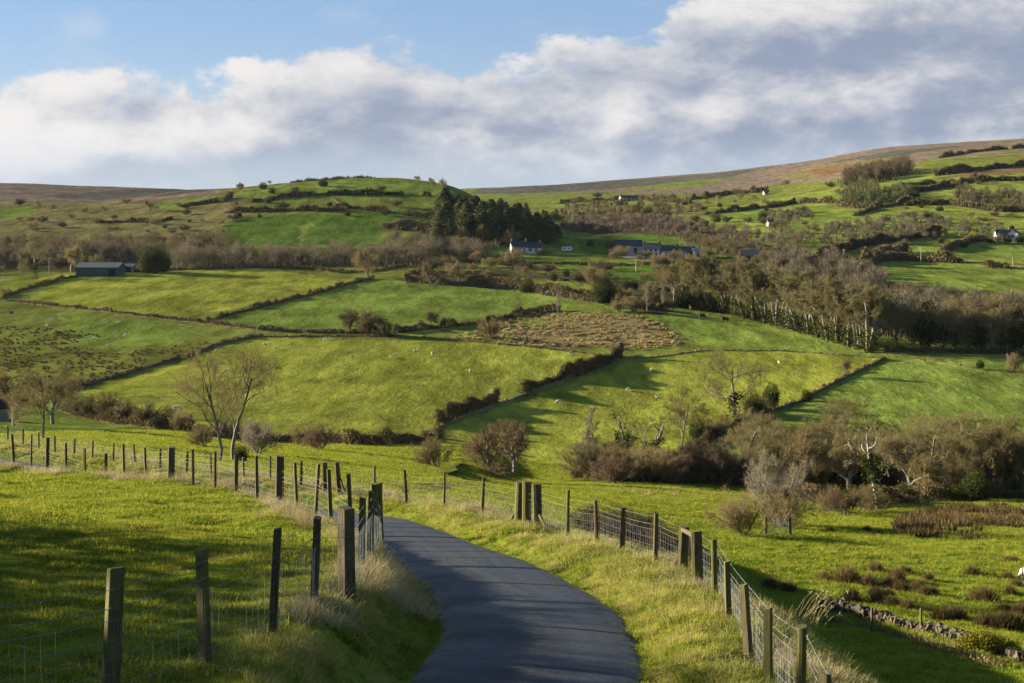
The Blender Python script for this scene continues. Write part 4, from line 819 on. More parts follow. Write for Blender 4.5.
# --- hedges and banks
def hedge(label, P, h, w, mat='hedge', dens=1., gaps=0., bank=.35, name='hedge', cat='hedge', step=10, seed=0, leafmat=None, dmin=0):
    """an unbroken strip of growth on a low earth bank"""
    g=np.random.default_rng(seed+int(P[0][0]*7+P[0][1])); L=pline(P,step,dmin); d=np.diff(L[:,:2],axis=0); ln=np.concatenate([[0],np.cumsum(np.hypot(d[:,0],d[:,1]))])
    tot=ln[-1]; dist=np.median(L[:,1]); e=max(.06,dist*.00075); b=MB(); bank*=.55; o0=L[len(L)//2].copy()
    n=int(min(90000,tot*h*(w+1.)/(e*e)*dens*.85)+40); t=g.random(n)*tot
    px=np.interp(t,ln,L[:,0]); py=np.interp(t,ln,L[:,1])
    prof=.75+1.1*fbm(t/(h*2.2),np.full(n,seed*3.3),3,seed+5)
    gap=vnoise(t/(h*5),np.full(n,seed+.5),seed+9)+.5
    ok=gap>=gaps; t,px,py,prof=t[ok],px[ok],py[ok],prof[ok]; n=len(t)
    q=g.random(n)**.75; off=g.normal(0,w*.24,n)*(1-.35*q); a=g.random(n)*6.28
    x=px+off*np.cos(a); y=py+off*np.sin(a); z=H(x,y)-.1+q*h*np.clip(prof,.25,1.6)
    p=np.c_[x,y,z]-o0; k=g.random(n)<.6; tint=np.clip(g.random(n)*.7+.3*q,0,1)
    up=np.c_[g.normal(0,.4,(n,2)),np.full(n,1.)]*(e*g.uniform(1.5,4,n))[:,None]
    b.spikes(p[k]-up[k]*.5,p[k]+up[k]*.5,e*1.0,tint=tint[k],rng=g); b.leaves(p[~k],e*g.uniform(.6,1.25,(~k).sum()),tint=tint[~k],rng=g)
    if bank:
        m=max(4,int(tot/max(.5,e*3))); tt=np.linspace(0,tot,m); cx=np.interp(tt,ln,L[:,0]); cy=np.interp(tt,ln,L[:,1]); tx=np.gradient(cx); ty=np.gradient(cy); l=np.maximum(np.hypot(tx,ty),1e-6); nx,ny=-ty/l,tx/l
        us=np.array([-1.,-.55,0,.55,1.]); hs=np.array([-.5,.7,1,.7,-.5]); bw=w*.42; X=cx[:,None]+nx[:,None]*us*bw; Y=cy[:,None]+ny[:,None]*us*bw
        Zg=H(X.ravel(),Y.ravel()).reshape(X.shape)+bank*hs*(1+.5*fbm(X/1.4,Y/1.4,2,seed+3))
        i=np.arange(m-1)[:,None]*5; j=np.arange(4)[None]; b.add(np.stack([X,Y,Zg],-1).reshape(-1,3)-o0,Q=np.stack([i+j,i+j+1,i+5+j+1,i+5+j],-1).reshape(-1,4),tint=.1)
    o=obj(name,b.mesh(name,M[mat]),None,o0); tag(o,label,cat); return o
hedge('thick dark hedge between the two sheep pastures, short lower length',[(438,426),(455,415),(475,409),(498,402)],2.6,2.4,'hedge',1.3,.1,seed=1)
hedge('thick dark hedge between the two sheep pastures, long upper length',[(520,397),(535,388),(552,382),(575,376),(600,366),(622,357)],3.2,2.6,'hedge',1.4,.12,seed=2)
hedge('low stony bank under the thick dark hedge between the sheep pastures',[(425,436),(450,423),(500,404),(560,382),(610,362),(640,357)],.7,1.2,'bank',1.,0,.6,'field_bank','bank',seed=3)
hedge('rough bank along the top of the striped sheep pasture',[(262,337),(330,336),(400,337),(460,340),(520,346),(606,356)],.7,1.2,'bank',1.,.1,.3,'field_bank','bank',seed=4)
hedge('brown bank rising along the left side of the striped sheep pasture',[(72,391),(100,381),(140,370),(180,358),(225,343),(262,336)],1.1,1.8,'hedgebrown',1.2,0,.7,'field_bank','bank',seed=5)
hedge('low scrub along the bottom edge of the striped sheep pasture',[(196,436),(240,440),(300,443),(350,445),(400,445),(432,442)],1.6,3.,'hedgebrown',1.,.15,.5,'hedge','hedge',seed=6)
hedge('dark tangled hedge bottom at the corner between the sheep pastures',[(345,446),(380,446),(420,443),(440,437)],2.0,2.5,'hedge',1.1,.1,.4,seed=7)
hedge('dark hedge footing under the bushes below the striped pasture',[(66,412),(90,419),(120,424),(155,428),(190,433)],1.8,2.6,'hedge',1.2,.05,.4,seed=8)
hedge('low hedge climbing from the thicket to the tallest ash',[(690,452),(705,444),(722,434),(740,424),(770,411)],2.2,2.2,'hedge',1.,.15,.5,seed=9)
hedge('mossy field wall climbing between the lime pasture and the dark green field',[(735,428),(770,413),(800,402),(830,386),(860,371),(886,359)],.9,1.0,'hedgebrown',1.1,.0,.8,'field_wall','wall',seed=10)
hedge('rough bank along the top of the lime sheep pasture',[(606,356),(650,358),(700,351),(780,351),(886,359)],.6,1.,'bank',.9,.2,.3,'field_bank','bank',seed=11)
hedge('dark undergrowth along the foot of the valley thicket',[(575,479),(620,481),(660,483),(700,484),(745,486)],2.0,3.2,'hedge',1.1,0,.3,seed=12)
hedge('dark undergrowth along the foot of the right thicket',[(795,500),(850,508),(900,504),(950,500),(1000,499),(1045,500)],1.8,3.,'hedge',1.,.15,.3,seed=13)
hedge('brown tangle inside the right thicket',[(800,482),(860,485),(920,490),(980,490),(1045,490)],4.6,6.,'hedgebrown',.7,.1,0,seed=14)
hedge('dark ditch hedge along the foot of the ivy-dark row',[(885,352),(920,352),(960,353),(1040,355)],1.6,2.2,'hedge',1.2,0,.3,seed=15)
hedge('broken stony edge with grass clumps in the dark green field',[(905,359),(935,362),(975,369),(1000,372),(1040,376)],.5,1.0,'bank',.8,.35,.4,'field_bank','bank',seed=16)
hedge('dark curved hedge between the wide yellow field and the central bright field',[(207,322),(240,312),(290,300),(330,290),(358,282),(374,279)],1.5,1.8,'hedge',1.2,0,.6,seed=17)
hedge('rough wall along the bottom of the wide yellow field',[(6,301),(40,305),(70,308),(100,311),(140,316),(180,321),(230,325)],1.2,1.7,'hedgebrown',1.1,.15,.6,'field_wall','wall',seed=18)
hedge('scrubby hedge along the bottom of the central bright field, left half',[(215,325),(260,330),(310,333),(345,333),(390,334)],1.3,2.,'hedgebrown',1.1,.15,.5,seed=19)
hedge('dark hedge along the bottom of the central bright field, right half',[(395,333),(430,329),(460,326),(500,319),(540,313),(560,311)],2.2,2.2,'hedge',1.2,.2,.5,seed=20)
hedge('hedge along the far end of the wide yellow field',[(96,273),(130,272),(200,269),(256,268),(310,269),(345,272)],1.4,1.6,'hedge',1.1,.1,.5,seed=21)
hedge('dark wall along the small yellow strip under the left hill',[(300,269),(340,273),(370,272),(408,266)],1.3,1.5,'hedge',1.1,.1,.5,seed=22)
hedge('neat trimmed hedge along the lane left of the green barn',[(2,299),(20,292),(45,284),(70,278),(97,272)],1.5,1.3,'hedge',1.2,.12,.2,seed=23)
hedge('thick scrubby hedge above the central bright field',[(405,281),(440,284),(480,286),(520,290),(560,297),(600,303)],3.6,3.6,'hedgebrown',1.1,.12,.4,seed=24)
hedge('dark bushy hedge crossing below the white cottage',[(410,274),(450,278),(500,283),(540,288),(590,298),(640,309),(690,313)],2.8,3.2,'hedge',1.,.3,.4,seed=25)
hedge('long dark hedge under the farmyard field',[(440,262),(500,263),(560,264),(620,266),(700,263),(765,268)],1.6,1.8,'hedge',1.1,.1,.4,seed=26)
hedge('hedge in the fields between the farm and the long row',[(520,275),(560,280),(610,284),(650,290),(700,292)],1.5,1.8,'hedge',1.,.3,.4,seed=27)
hedge('dark gorse hedge over the upper field of the left hill',[(252,203),(290,197),(330,195),(380,195),(430,196)],3.2,4,'hedge',1.,.25,.5,seed=28)
hedge('bank along the top of the left hill',[(290,183),(330,179),(375,178)],1.6,2,'hedgebrown',1.,.1,.5,'field_bank','bank',seed=29)
hedge('dark hedge below the upper fields of the left hill',[(226,213),(260,212),(300,211),(345,211)],3,4,'hedge',1.,.15,.5,seed=30)
hedge('long dark hedge across the middle of the left hill',[(335,207),(370,211),(410,216),(445,221)],3,3,'hedge',1.,.2,.5,seed=31)
hedge('scrub on the flank of the left hill by the conifers',[(384,228),(410,230),(440,236),(460,244)],5,6,'hedgebrown',1.,.15,.4,seed=32)
hedge('pale field wall curving down the left hill',[(332,198),(338,203),(346,208),(345,211)],1.2,1.2,'bank',1.,0,.6,'field_wall','wall',seed=33)
hedge('dark gorse on the left shoulder of the moor',[(182,207),(200,205),(222,202),(232,198)],3,4,'hedge',1.,.15,.3,seed=34)
hedge('dark gorse patches low on the left moor',[(85,223),(105,223),(130,222),(150,223),(172,219)],2.6,4,'hedge',.9,.4,.3,seed=35)
for i,(P,h,lb) in enumerate((([(705,215),(740,211),(768,207),(795,204)],2.2,'first thin hedge across the fields left of the right hill'),([(768,208),(800,203),(845,203)],2.4,'dark hedge under the skyline clump of trees'),([(905,194),(930,191),(950,187),(975,180)],3.,'dark hedge curving up the right hill to the skyline'),
  ([(840,207),(870,209),(905,204),(950,203)],2.4,'thin hedge across the lime field of the right hill'),([(855,216),(870,211),(880,206)],2.5,'short diagonal hedge on the right hill'),([(900,187),(950,183),(1000,181),(1040,180)],2.6,'dark hedge along the top green field of the right hill'),([(936,176),(975,171),(1040,164)],3.4,'dark gorse belt below the top of the right hill'),
  ([(940,158),(970,153),(1000,150),(1040,147)],3.,'dark wall on the skyline field of the right hill'),([(905,206),(950,205),(1000,212),(1040,211)],2.4,'broken hedge below the brown scrub of the right hill'),([(868,262),(900,260),(940,262),(1005,264),(1040,265)],4.2,'tall dark hedge in front of the house on the right hill'),([(985,268),(1040,270)],1.6,'low wall under the field of the house on the right'),
  ([(943,252),(955,247),(975,242),(985,240)],3.2,'short dark hedge beside the golden bush'),([(820,257),(860,247),(900,240),(940,236)],3.,'brown hedge along the field below the right hill'),([(560,204),(600,201),(640,200),(690,204)],3.,'dark hedge far away under the long moor'),([(690,200),(720,196),(768,192)],3.,'dark hedge climbing to the small far white house'),([(865,266),(885,257),(905,252)],4.,'dark evergreen hedge left of the right-hand lane field')),40):
    hedge(lb,P,h*1.6,h*1.9,'hedge',1.2,.15,.5,seed=i)

# --- rushes
def rushes(label, P, n, h, seed, mat='rush'):
    g=np.random.default_rng(seed); W=np.array([hit(x,y,60) for x,y in subdiv(P,14)]); lo=W[:,:2].min(0); hi=W[:,:2].max(0)
    X=g.uniform(lo[0],hi[0],n*10); Y=g.uniform(lo[1],hi[1],n*10); m=inpoly(X,Y,W)&(vnoise(X/5,Y/5,seed)+g.normal(0,.15,len(X))>-.12); X,Y=X[m][:n],Y[m][:n]; Z=H(X,Y); b=MB(); dist=np.median(Y); w=max(.012,dist*.00042)
    for x,y,z in zip(X,Y,Z):
        k=26; hh=h*g.uniform(.5,1.2); a=g.normal(0,.16*h,(k,2)); q=np.c_[x+a[:,0],y+a[:,1],np.full(k,z-.05)]
        b.spikes(q,q+np.c_[a*1.3+g.normal(0,.1,(k,2)),g.uniform(.6,1,k)*hh],w*2.2,tint=np.clip(g.random()+g.normal(0,.3,k),0,1),rng=g)
    o=obj('rushes',b.mesh('rushes',M[mat])); o['kind']='stuff'; o['label']=label
rushes('brown rushes filling the wet patch in the right field',[(897,523),(930,512),(980,508),(1045,506),(1045,538),(960,540),(900,537)],620,1.0,1)
rushes('tan rushes in the rough field in front of the long row',[(455,338),(480,327),(540,314),(630,312),(660,322),(690,344),(640,351),(560,349),(500,345)],1000,.75,2,'tanrush')
rushes('brown rushes and bracken on the rough ground left of the striped pasture',[(-30,347),(60,347),(130,352),(215,341),(150,362),(70,386),(0,400),(-30,400)],620,.6,3)
rushes('scattered rushes in the sheep field at the left',[(-20,325),(60,328),(110,338),(60,345),(-20,345)],260,.5,4)
rushes('tufts in the field under the valley thicket',[(600,488),(700,487),(760,492),(740,500),(650,503),(600,498)],90,.4,5,'tanrush')
rushes('rough grass along the meadow behind the bend of the lane',[(390,488),(430,484),(470,484),(440,495),(400,497)],120,.35,6)
RC_M=[]
for k in range(3):
    g=np.random.default_rng(300+k); b=MB(); n=420; a=g.normal(0,.17,(n,2)); q=np.c_[a,np.full(n,-.05)]
    b.spikes(q,q+np.c_[a*1.1+g.normal(0,.10,(n,2)),g.uniform(.5,1,n)*(1.05-np.hypot(a[:,0],a[:,1]))],.05,tint=g.random(n)*.6,rng=g); RC_M.append(b.mesh('rush_clump',M['rush']))
rc=[(433,232,1),(548,238,.8),(312,272,1.6),(335,280,1.3),(405,285,1.2),(488,290,1.1),(515,272,1.3),(530,312,1.1),(625,326,.9),(655,328,.9),(335,355,1.3),(440,352,1.2),(500,372,1.),(560,380,.9),(818,245,1),(962,265,.9),(960,190,.6),(985,192,.6),(840,348,1.1),(875,352,1.4),(995,288,.7),(970,325,.9),(945,392,.9),(695,428,1.3),(755,422,1.2),(868,450,1.2),(900,440,.8),(1008,400,1.),(945,462,1.6),(985,462,1.5),(6,298,1.1),(80,310,1.1),(225,265,.9),(430,325,.9),(640,265,.8),(597,305,1.),(480,330,.8),(250,76,.7),(395,70,.7),(523,56,.9),(440,88,.8),(590,55,.6)]
wd={.6:'small',.7:'small',.8:'smallish',.9:'medium',1:'medium',1.1:'stout',1.2:'stout',1.3:'wide',1.4:'wide',1.5:'big',1.6:'biggest'}
for i,(X_,Y_,s) in enumerate(rc):
    L=hit(768+X_/4,512+Y_/4+1.5); h=s*.85*(L[1]/100)**.3
    o=obj('rush_clump',RC_M[i%3],None,L,RNG.uniform(0,6.28),(h,h,h)); tag(o,wd[s]+' brown rush clump standing alone in the sunlit right field','rush clump','rush clumps in the right field')

# --- tumbled dry stone wall
def stone_wall():
    g=np.random.default_rng(77); L=pline([(816,607),(840,612),(870,619),(905,628),(935,636),(958,642),(985,650),(1030,664)],8); ln=np.concatenate([[0],np.cumsum(np.hypot(*np.diff(L[:,:2],axis=0).T))]); b=MB(); o0=L[3]
    bmV=np.array([(i,j,k) for k in (-1,1) for j in (-1,1) for i in (-1,1)],float); Q=[(0,2,3,1),(4,5,7,6),(0,1,5,4),(2,6,7,3),(0,4,6,2),(1,3,7,5)]
    for row in range(4):
        t=0
        while t<ln[-1]:
            s=g.uniform(.12,.32); t+=s*1.1; f=t/ln[-1]
            if row>2.5*(1-.4*f)*(.75+.7*(vnoise(np.array([t/2.2]),np.array([.5]),3)[0]+.5)): continue
            x,y,z=[np.interp(t,ln,L[:,j]) for j in range(3)]; z=h1(x,y)
            for dpt in (-.18,.18):
                m=Euler(tuple(g.normal(0,.35,3))).to_matrix(); V=bmV*np.array((s*.55,s*.42,.12))*g.uniform(.75,1.15,(8,3)); V=np.array([m@Vector(v) for v in V])
                b.add(V+np.array((x+g.normal(0,.06),y+dpt+g.normal(0,.08),z+.05+row*.17))-o0,Q=Q)
    o=obj('stone_wall',b.mesh('stone_wall',M['mossstone']),None,o0); tag(o,'tumbled dry stone wall across the slope at the lower right','wall')
stone_wall()
hedge('strip of dry grass on the slope side of the tumbled stone wall',[(830,622),(870,631),(910,641),(950,652),(1000,668)],.45,2.2,'bank',.5,.1,0,'grass_strip','grass',seed=91)
hedge('ragged grass growing through the top of the tumbled stone wall',[(816,607),(840,612),(870,619),(905,628),(935,636),(958,642)],.42,.8,'bank',.5,.25,0,'grass_strip','grass',seed=92)
# tall pale stems by the fence
def stems():
    g=np.random.default_rng(9); L=at(800,24); b=MB(); n=26
    for k in range(n):
        p=np.array((g.normal(0,.12),g.normal(0,.12),0)); h=g.uniform(.6,1.15); dr=np.array((.42+g.normal(0,.14),g.normal(0,.15),1.)); prev=p; 
        for s in range(4):
            q=prev+dr*h/4+np.array((.02*s,0,-.012*s*s)); b.tubes([prev],[q],.006-.001*s,.005-.001*s,4,tint=g.random()); prev=q
        b.leaves(prev+g.normal(0,.015,(5,3)),.02,tint=g.random(5),rng=g)
    o=obj('tall_grass',b.mesh('tall_grass',M['dry']),None,L); tag(o,'clump of tall pale dead grass stems leaning right behind the lower right fence','grass')
stems()

# ------------------------------------------------------------------ buildings
def pxm(L): return L[1]/F
def solid(name, mat, parent, fn):
    b=MB(); fn(b); return obj(name,b.mesh(name,M[mat]),parent)
def gable_block(b, x0,x1,y0,y1,z0,hw,hr):
    ym=(y0+y1)/2; V=[(x,y,z) for x in (x0,x1) for (y,z) in ((y0,z0),(y1,z0),(y1,hw),(ym,hw+hr),(y0,hw))]
    b.add(V,Q=[(0,1,6,5),(1,2,7,6),(2,3,8,7),(3,4,9,8),(4,0,5,9)],T=[(0,4,3),(0,3,2),(0,2,1),(5,8,9),(5,7,8),(5,6,7)])
def roof_slabs(b, x0,x1,y0,y1,hw,hr,ov=.3,th=.16):
    ym=(y0+y1)/2
    for s,ye in ((-1,y0),(1,y1)):
        sl=hr/(ym-y0); yo=ye+s*ov; zo=hw-sl*ov+.03; zt=hw+hr+.03
        V=[(x,y,z+dz) for dz in (0,th) for x in (x0-ov,x1+ov) for (y,z) in ((yo,zo),(ym,zt))]
        b.add(V,Q=[(0,2,3,1),(4,5,7,6),(0,1,5,4),(2,6,7,3),(0,4,6,2),(1,3,7,5)])
def house(label, px, by, wpx, hw, hr, dp, rz=0, wall='white', roof='slate', chim=(), wins=(), doors=(), cat='house', name='house', gwins=()):
    """long side faces the viewer (-y); wins: (x fraction, sill height, width, height)"""
    L=hit(px,by); w=wpx*pxm(L)/max(.5,math.cos(rz)); e=empty(name,L,label,cat,None,rz); x0,x1,y0,y1=-w/2,w/2,-dp/2,dp/2
    solid('wall',wall,e,lambda b: gable_block(b,x0,x1,y0,y1,-1.2,hw,hr))
    r=solid('roof',roof,e,lambda b: roof_slabs(b,x0,x1,y0,y1,hw,hr))
    for cxf in chim:
        cx=x0+w*cxf; solid('chimney','brick',r,lambda b:(b.box((cx,0,hw+hr+.30),(.80,.65,1.2)),b.box((cx,0,hw+hr+.96),(.95,.8,.12)),b.tubes([(cx-.2,0,hw+hr+1.0),(cx+.2,0,hw+hr+1.0)],[(cx-.2,0,hw+hr+1.3),(cx+.2,0,hw+hr+1.3)],.13,.11,8)))
    for fx,sz,ww,wh in wins:
        x=x0+w*fx; f=solid('window','white' if wall!='white' else 'greyrender',e,lambda b:[b.box((x+a,y0-.03,sz+wh/2+c),(p,.12,q)) for a,c,p,q in ((0,wh/2+.05,ww+.22,.1),(0,-wh/2-.06,ww+.3,.12),(-ww/2-.05,0,.1,wh),(ww/2+.05,0,.1,wh),(0,0,.06,wh))])
        solid('pane','glass',f,lambda b:b.box((x,y0+.0,sz+wh/2),(ww,.06,wh)))
    for sd,sz,ww,wh in gwins:
        x=x0 if sd<0 else x1; f=solid('window','greyrender',e,lambda b:[b.box((x+sd*.03,a,sz+wh/2+c),(.12,p,q)) for a,c,p,q in ((0,wh/2+.05,ww+.22,.1),(0,-wh/2-.06,ww+.3,.12),(-ww/2-.05,0,.1,wh),(ww/2+.05,0,.1,wh))])
        solid('pane','glass',f,lambda b:b.box((x,0,sz+wh/2),(.06,ww,wh)))
    for fx,ww,wh,mm in doors:
        x=x0+w*fx; solid('door',mm,e,lambda b:(b.box((x,y0-.02,wh/2),(ww,.1,wh)),b.box((x,y0-.03,wh+.06),(ww+.24,.14,.12))))
    return e
house('long low green tin barn left of the wide yellow field',101,275,43,3.0,1.7,8,R(-5),'greentin','greentin',(),(),((.85,2.6,2.2,'dark'),),'barn','barn')
house('small grey tin lean-to with a dark mouth beside the green barn',129,272,11,2.2,.8,4,0,'greytin','greytin',doors=((.5,2.4,1.9,'dark'),),cat='shed',name='shed')
house('small tin hut with a dark roof and blue grey side at the left edge',3,421,26,1.9,.9,3.2,R(12),'greytin','dark',doors=((.3,.9,1.7,'dark'),),cat='hut',name='hut')
# white cottage left of the farm
house('white cottage with a dark slate roof, left of the farm, higher left half',519,253,16,2.8,2.6,6.5,R(8),'white','slate',(.05,.95),((.25,1.,1.1,1.1),(.75,1.,1.1,1.1)),((.5,1.,2.,'door'),))
house('lower white wing with a slate roof joined to the white cottage on its right',533,253,16,2.5,2.2,6,R(3),'white','slate',(.95,),((.3,1.,1.2,1.1),(.7,1.,1.2,1.1)))
# farm
house('long dark slate-roofed farm barn left of the white farmhouse',628,252.5,27,3.2,2.6,8,0,'greyrender','slate',(),(),((.3,2.6,2.6,'dark'),(.75,1.6,2.2,'door')),'barn','farm_barn')
house('tall white farmhouse with two chimneys in the middle of the farmyard',652,257,16,3.7,2.5,7,R(-14),'white','slate',(.05,.95),((.2,.8,1.,1.2),(.8,.8,1.,1.2),(.2,2.7,1.,.9),(.5,2.7,1.,.9),(.8,2.7,1.,.9)),((.5,1.1,2.1,'door'),),gwins=((-1,2.8,.9,.9),))
house('lower white farm wing with a slate roof right of the tall farmhouse',670,257,16,2.8,2.1,6,R(-3),'white','slate',(.92,),((.25,1.,1.1,1.2),(.75,1.,1.1,1.2)),((.5,1.,2.,'door'),))
house('dark slate-roofed farm shed right of the white farm wing',687,257,16,2.6,2.0,7,0,'greyrender','slate',(),((.25,1.2,.9,.8),),((.6,2.4,2.2,'dark'),),'shed','farm_shed')
house('farm shed with a pale blue roof at the right end of the farmyard',698,257,11,2.4,1.5,7,R(6),'greyrender','bluesheet',(),(),((.5,2.4,2.1,'dark'),),'shed','farm_shed')
house('grey barn with a blue end in the field right of the farm',751,263,19,3.2,2.4,8,R(-10),'greyrender','slate',(),(),((.3,3.,2.8,'dark'),(.8,1.2,2.,'bluesheet')),'barn','farm_barn')
house('distant grey farmhouse below the far moor',628,201,16,3.0,2.6,9,R(10),'greyrender','slate',(.1,.9),((.25,1.2,1.6,1.8),(.75,1.2,1.6,1.8)),((.5,1.5,2.4,'dark'),))
house('tiny white house high on the slope left of the right hill',766,194.5,5,2.0,1.8,6,0,'white','slate',(.9,),((.3,1.2,1.4,1.4),),((.6,1.2,2.2,'dark'),))
house('slate-roofed white house among bushes on the right hill, left wing',1003,240,15,2.3,2.6,7,R(-8),'white','slate',(.1,.9),((.2,1.,1.3,1.4),(.8,1.,1.3,1.4)),((.5,1.1,2.1,'door'),))
house('white gabled right wing of the house on the right hill',1014,240,7,2.6,2.4,6,R(60),'white','slate',(),((.3,1.,1.2,1.3),),(),gwins=((-1,1.2,1.2,1.4),))
house('small white outhouse beside the bright golden bush',979,241,5,1.8,.9,3,0,'white','slate',(),(),((.4,.8,1.5,'door'),),'outhouse','outhouse')
house('tiny white farm building by the left edge of the right hill',770,226,5,2.4,1.6,5,0,'white','slate',(),(),((.5,1.1,1.9,'dark'),),'house','house')
def caravan():
    L=hit(567,251.5); e=empty('caravan',L,'small white caravan parked in the grass between the cottage and the farm','caravan',rz=.1)
    solid('body','white',e,lambda b:b.add([(x*s,y*s2,z) for z,s,s2 in ((.45,.95,1),(1.2,1.,1),(2.25,.92,.9)) for x,y in ((-2.4,-1),(2.4,-1),(2.4,1),(-2.4,1))],Q=[(3,2,1,0),(8,9,10,11)]+[(k*4+i,k*4+(i+1)%4,k*4+4+(i+1)%4,k*4+4+i) for k in (0,1) for i in range(4)]))
    for x in (-1.3,.9): solid('window','glass',e,lambda b:b.box((x,-1.0,1.55),(1.1,.08,.55)))
    for s in (-1,1): solid('wheel','dark',e,lambda b:b.tubes([(0,s*.85,.33)],[(0,s*1.02,.33)],.33,.33,12))
caravan()
def pole(px,by,hp,label,arm=True):
    L=hit(px,by); h=min(hp*pxm(L),10); e=empty('telegraph_pole',L,label,'pole')
    solid('post','polewood',e,lambda b:b.tubes([(0,0,-.4)],[(0,0,h)],.19,.13,8))
    if arm: solid('crossarm','polewood',e,lambda b:b.box((0,-.16,h-.5),(1.5,.12,.14))); solid('insulator','white',e,lambda b:b.tubes([(-.6,-.16,h-.42),(0,-.16,h-.42),(.6,-.16,h-.42)],[(-.6,-.16,h-.2),(0,-.16,h-.2),(.6,-.16,h-.2)],.06,.04,6))
for q in ((49,278,28,'pale telegraph pole just left of the green barn'),(187,266,29,'pale telegraph pole right of the big round evergreen'),(636,272,13,'telegraph pole in the field below the farm'),(844,262,13,'telegraph pole at the left of the right-hand lane fields'),(921,263,16,'telegraph pole in front of the tall dark hedge on the right'),(1013,266,9,'short telegraph pole below the house on the right'),(717,206,11,'distant telegraph pole on the slope below the far moor'),(795,204,11,'distant pole in the green field left of the right hill')): pole(*q)
# steel field gate at the right thicket
def gate():
    L=hit(778,535); w=22*pxm(L); e=empty('field_gate',L,'galvanised steel field gate at the foot of the big pale bush','gate',rz=.1)
    solid('gate_frame','galv',e,lambda b:(b.tubes([(-w/2,0,.15),(w/2,0,.15),(0,0,.15)],[(-w/2,0,1.25),(w/2,0,1.25),(0,0,1.25)],.03,.03,6),[b.tubes([(-w/2,0,z)],[(w/2,0,z)],.022,.022,6) for z in (.15,.36,.57,.78,1.0,1.25)]))
    for s in (-1,1): solid('post','post',e,lambda b:b.tubes([(s*(w/2+.12),0,-.3)],[(s*(w/2+.12),0,1.4)],.1,.09,8))
gate()
def trough():
    L=hit(11,313.5); o=None; b=MB(); w,d,h,t=1.5,.7,.7,.06
    V=[(x*s,y*s,z) for z,s in ((0,.85),(h,1.)) for x,y in ((-w/2,-d/2),(w/2,-d/2),(w/2,d/2),(-w/2,d/2))]+[(x*.9,y*.85,z) for z in (h,.2) for x,y in ((-w/2,-d/2),(w/2,-d/2),(w/2,d/2),(-w/2,d/2))]
    b.add(V,Q=[(3,2,1,0)]+[(i,(i+1)%4,4+(i+1)%4,4+i) for i in range(4)]+[(4+i,4+(i+1)%4,8+(i+1)%4,8+i) for i in range(4)]+[(8+i,8+(i+1)%4,12+(i+1)%4,12+i) for i in range(4)]+[(12,13,14,15)])
    o=obj('feed_trough',b.mesh('feed_trough',M['bluesheet']),None,L,.4); tag(o,'pale blue feed trough in the sheep field at the left edge','trough')
trough()
def stream():
    P=[(436,474),(444,471),(447,468),(451,465),(456,463)]; L=np.array([hit(*p) for p in P]); z=L[:,2].min()+.28; b=MB(); V=[]
    for k,p in enumerate(L): w=1.1+.3*math.sin(k*2.); V+=[(p[0]-w,p[1],h1(p[0],p[1])+.12),(p[0]+w,p[1],h1(p[0],p[1])+.12)]
    b.add(V,Q=[(2*i,2*i+1,2*i+3,2*i+2) for i in range(len(P)-1)]); o=obj('stream',b.mesh('stream',M['water'],True)); o['kind']='structure'
stream()

# ------------------------------------------------------------------ animals
import bmesh
def grow_body(name, nodes, edges, mat, root=0, sub=1):
    bm=bmesh.new(); ly=bm.verts.layers.skin.verify(); vs=[]
    for p,r in nodes:
        v=bm.verts.new(p); v[ly].radius=(r,r) if np.isscalar(r) else r; vs.append(v)
    for a,b in edges: bm.edges.new((vs[a],vs[b]))
    bm.verts.ensure_lookup_table(); vs[root][ly].use_root=True
    me=bpy.data.meshes.new(name); bm.to_mesh(me); bm.free(); o=bpy.data.objects.new(name,me); COL.objects.link(o)
    o.modifiers.new('skin','SKIN'); s=o.modifiers.new('sub','SUBSURF'); s.levels=sub; s.render_levels=sub
    dg=bpy.context.evaluated_depsgraph_get(); out=bpy.data.meshes.new_from_object(o.evaluated_get(dg)); out.name=name; bpy.data.objects.remove(o); bpy.data.meshes.remove(me)
    out.materials.clear(); out.materials.append(M[mat]); out.polygons.foreach_set('use_smooth',[True]*len(out.polygons)); return out
def beast(name, mat, graze, bulk, leg, head, lie=False):
    zb=leg+bulk*.75; zb=bulk*.75 if lie else zb
    N=[((0,0,zb),bulk),((.36,0,zb+.01),bulk*.95),((-.36,0,zb+.02),bulk*.92),((-.52,0,zb+.03),bulk*.5),((-.58,0,zb-.12),.045),((-.57,0,zb-.25),.03)]; E=[(0,1),(0,2),(2,3),(3,4),(4,5)]
    if graze: N+=[((.56,0,zb-.02),bulk*.5),((.68,0,zb-.24),bulk*.36),((.76,0,zb-.42),head),((.86,0,zb-.52),head*.62)]
    else: N+=[((.54,0,zb+.13),bulk*.52),((.64,0,zb+.30),bulk*.38),((.74,0,zb+.36),head),((.90,0,zb+.30),head*.62)]
    E+=[(1,6),(6,7),(7,8),(8,9)]; k=len(N); s=.06
    hx,hz=N[8][0][0],N[8][0][2]
    for sd in (-1,1):      # ears
        N.append(((hx-.05,sd*(head+.08),hz+.05),.028)); E.append((8,len(N)-1))
    if not lie:
        for x,fr,root in ((.34,1,1),(-.38,0,2)):
            for sd in (-1,1):
                y=sd*bulk*.5; i=len(N)
                N+=[((x,y,leg*.95),.085),((x+(.02 if fr else -.05),y,leg*.45),.048),((x,y,.04),.04),((x+.03,y,.0),.045)]; E+=[(root,i),(i,i+1),(i+1,i+2),(i+2,i+3)]
    return grow_body(name,N,E,mat)
SHEEP=[beast('sheep_grazing','wool',True,.27,.34,.10),beast('sheep_standing','wool',False,.27,.34,.10),beast('sheep_lying','wool',False,.26,.34,.10,True)]
COWS=[beast('cow_grazing','cow',True,.30,.50,.10),beast('cow_standing','cow',False,.30,.50,.10)]
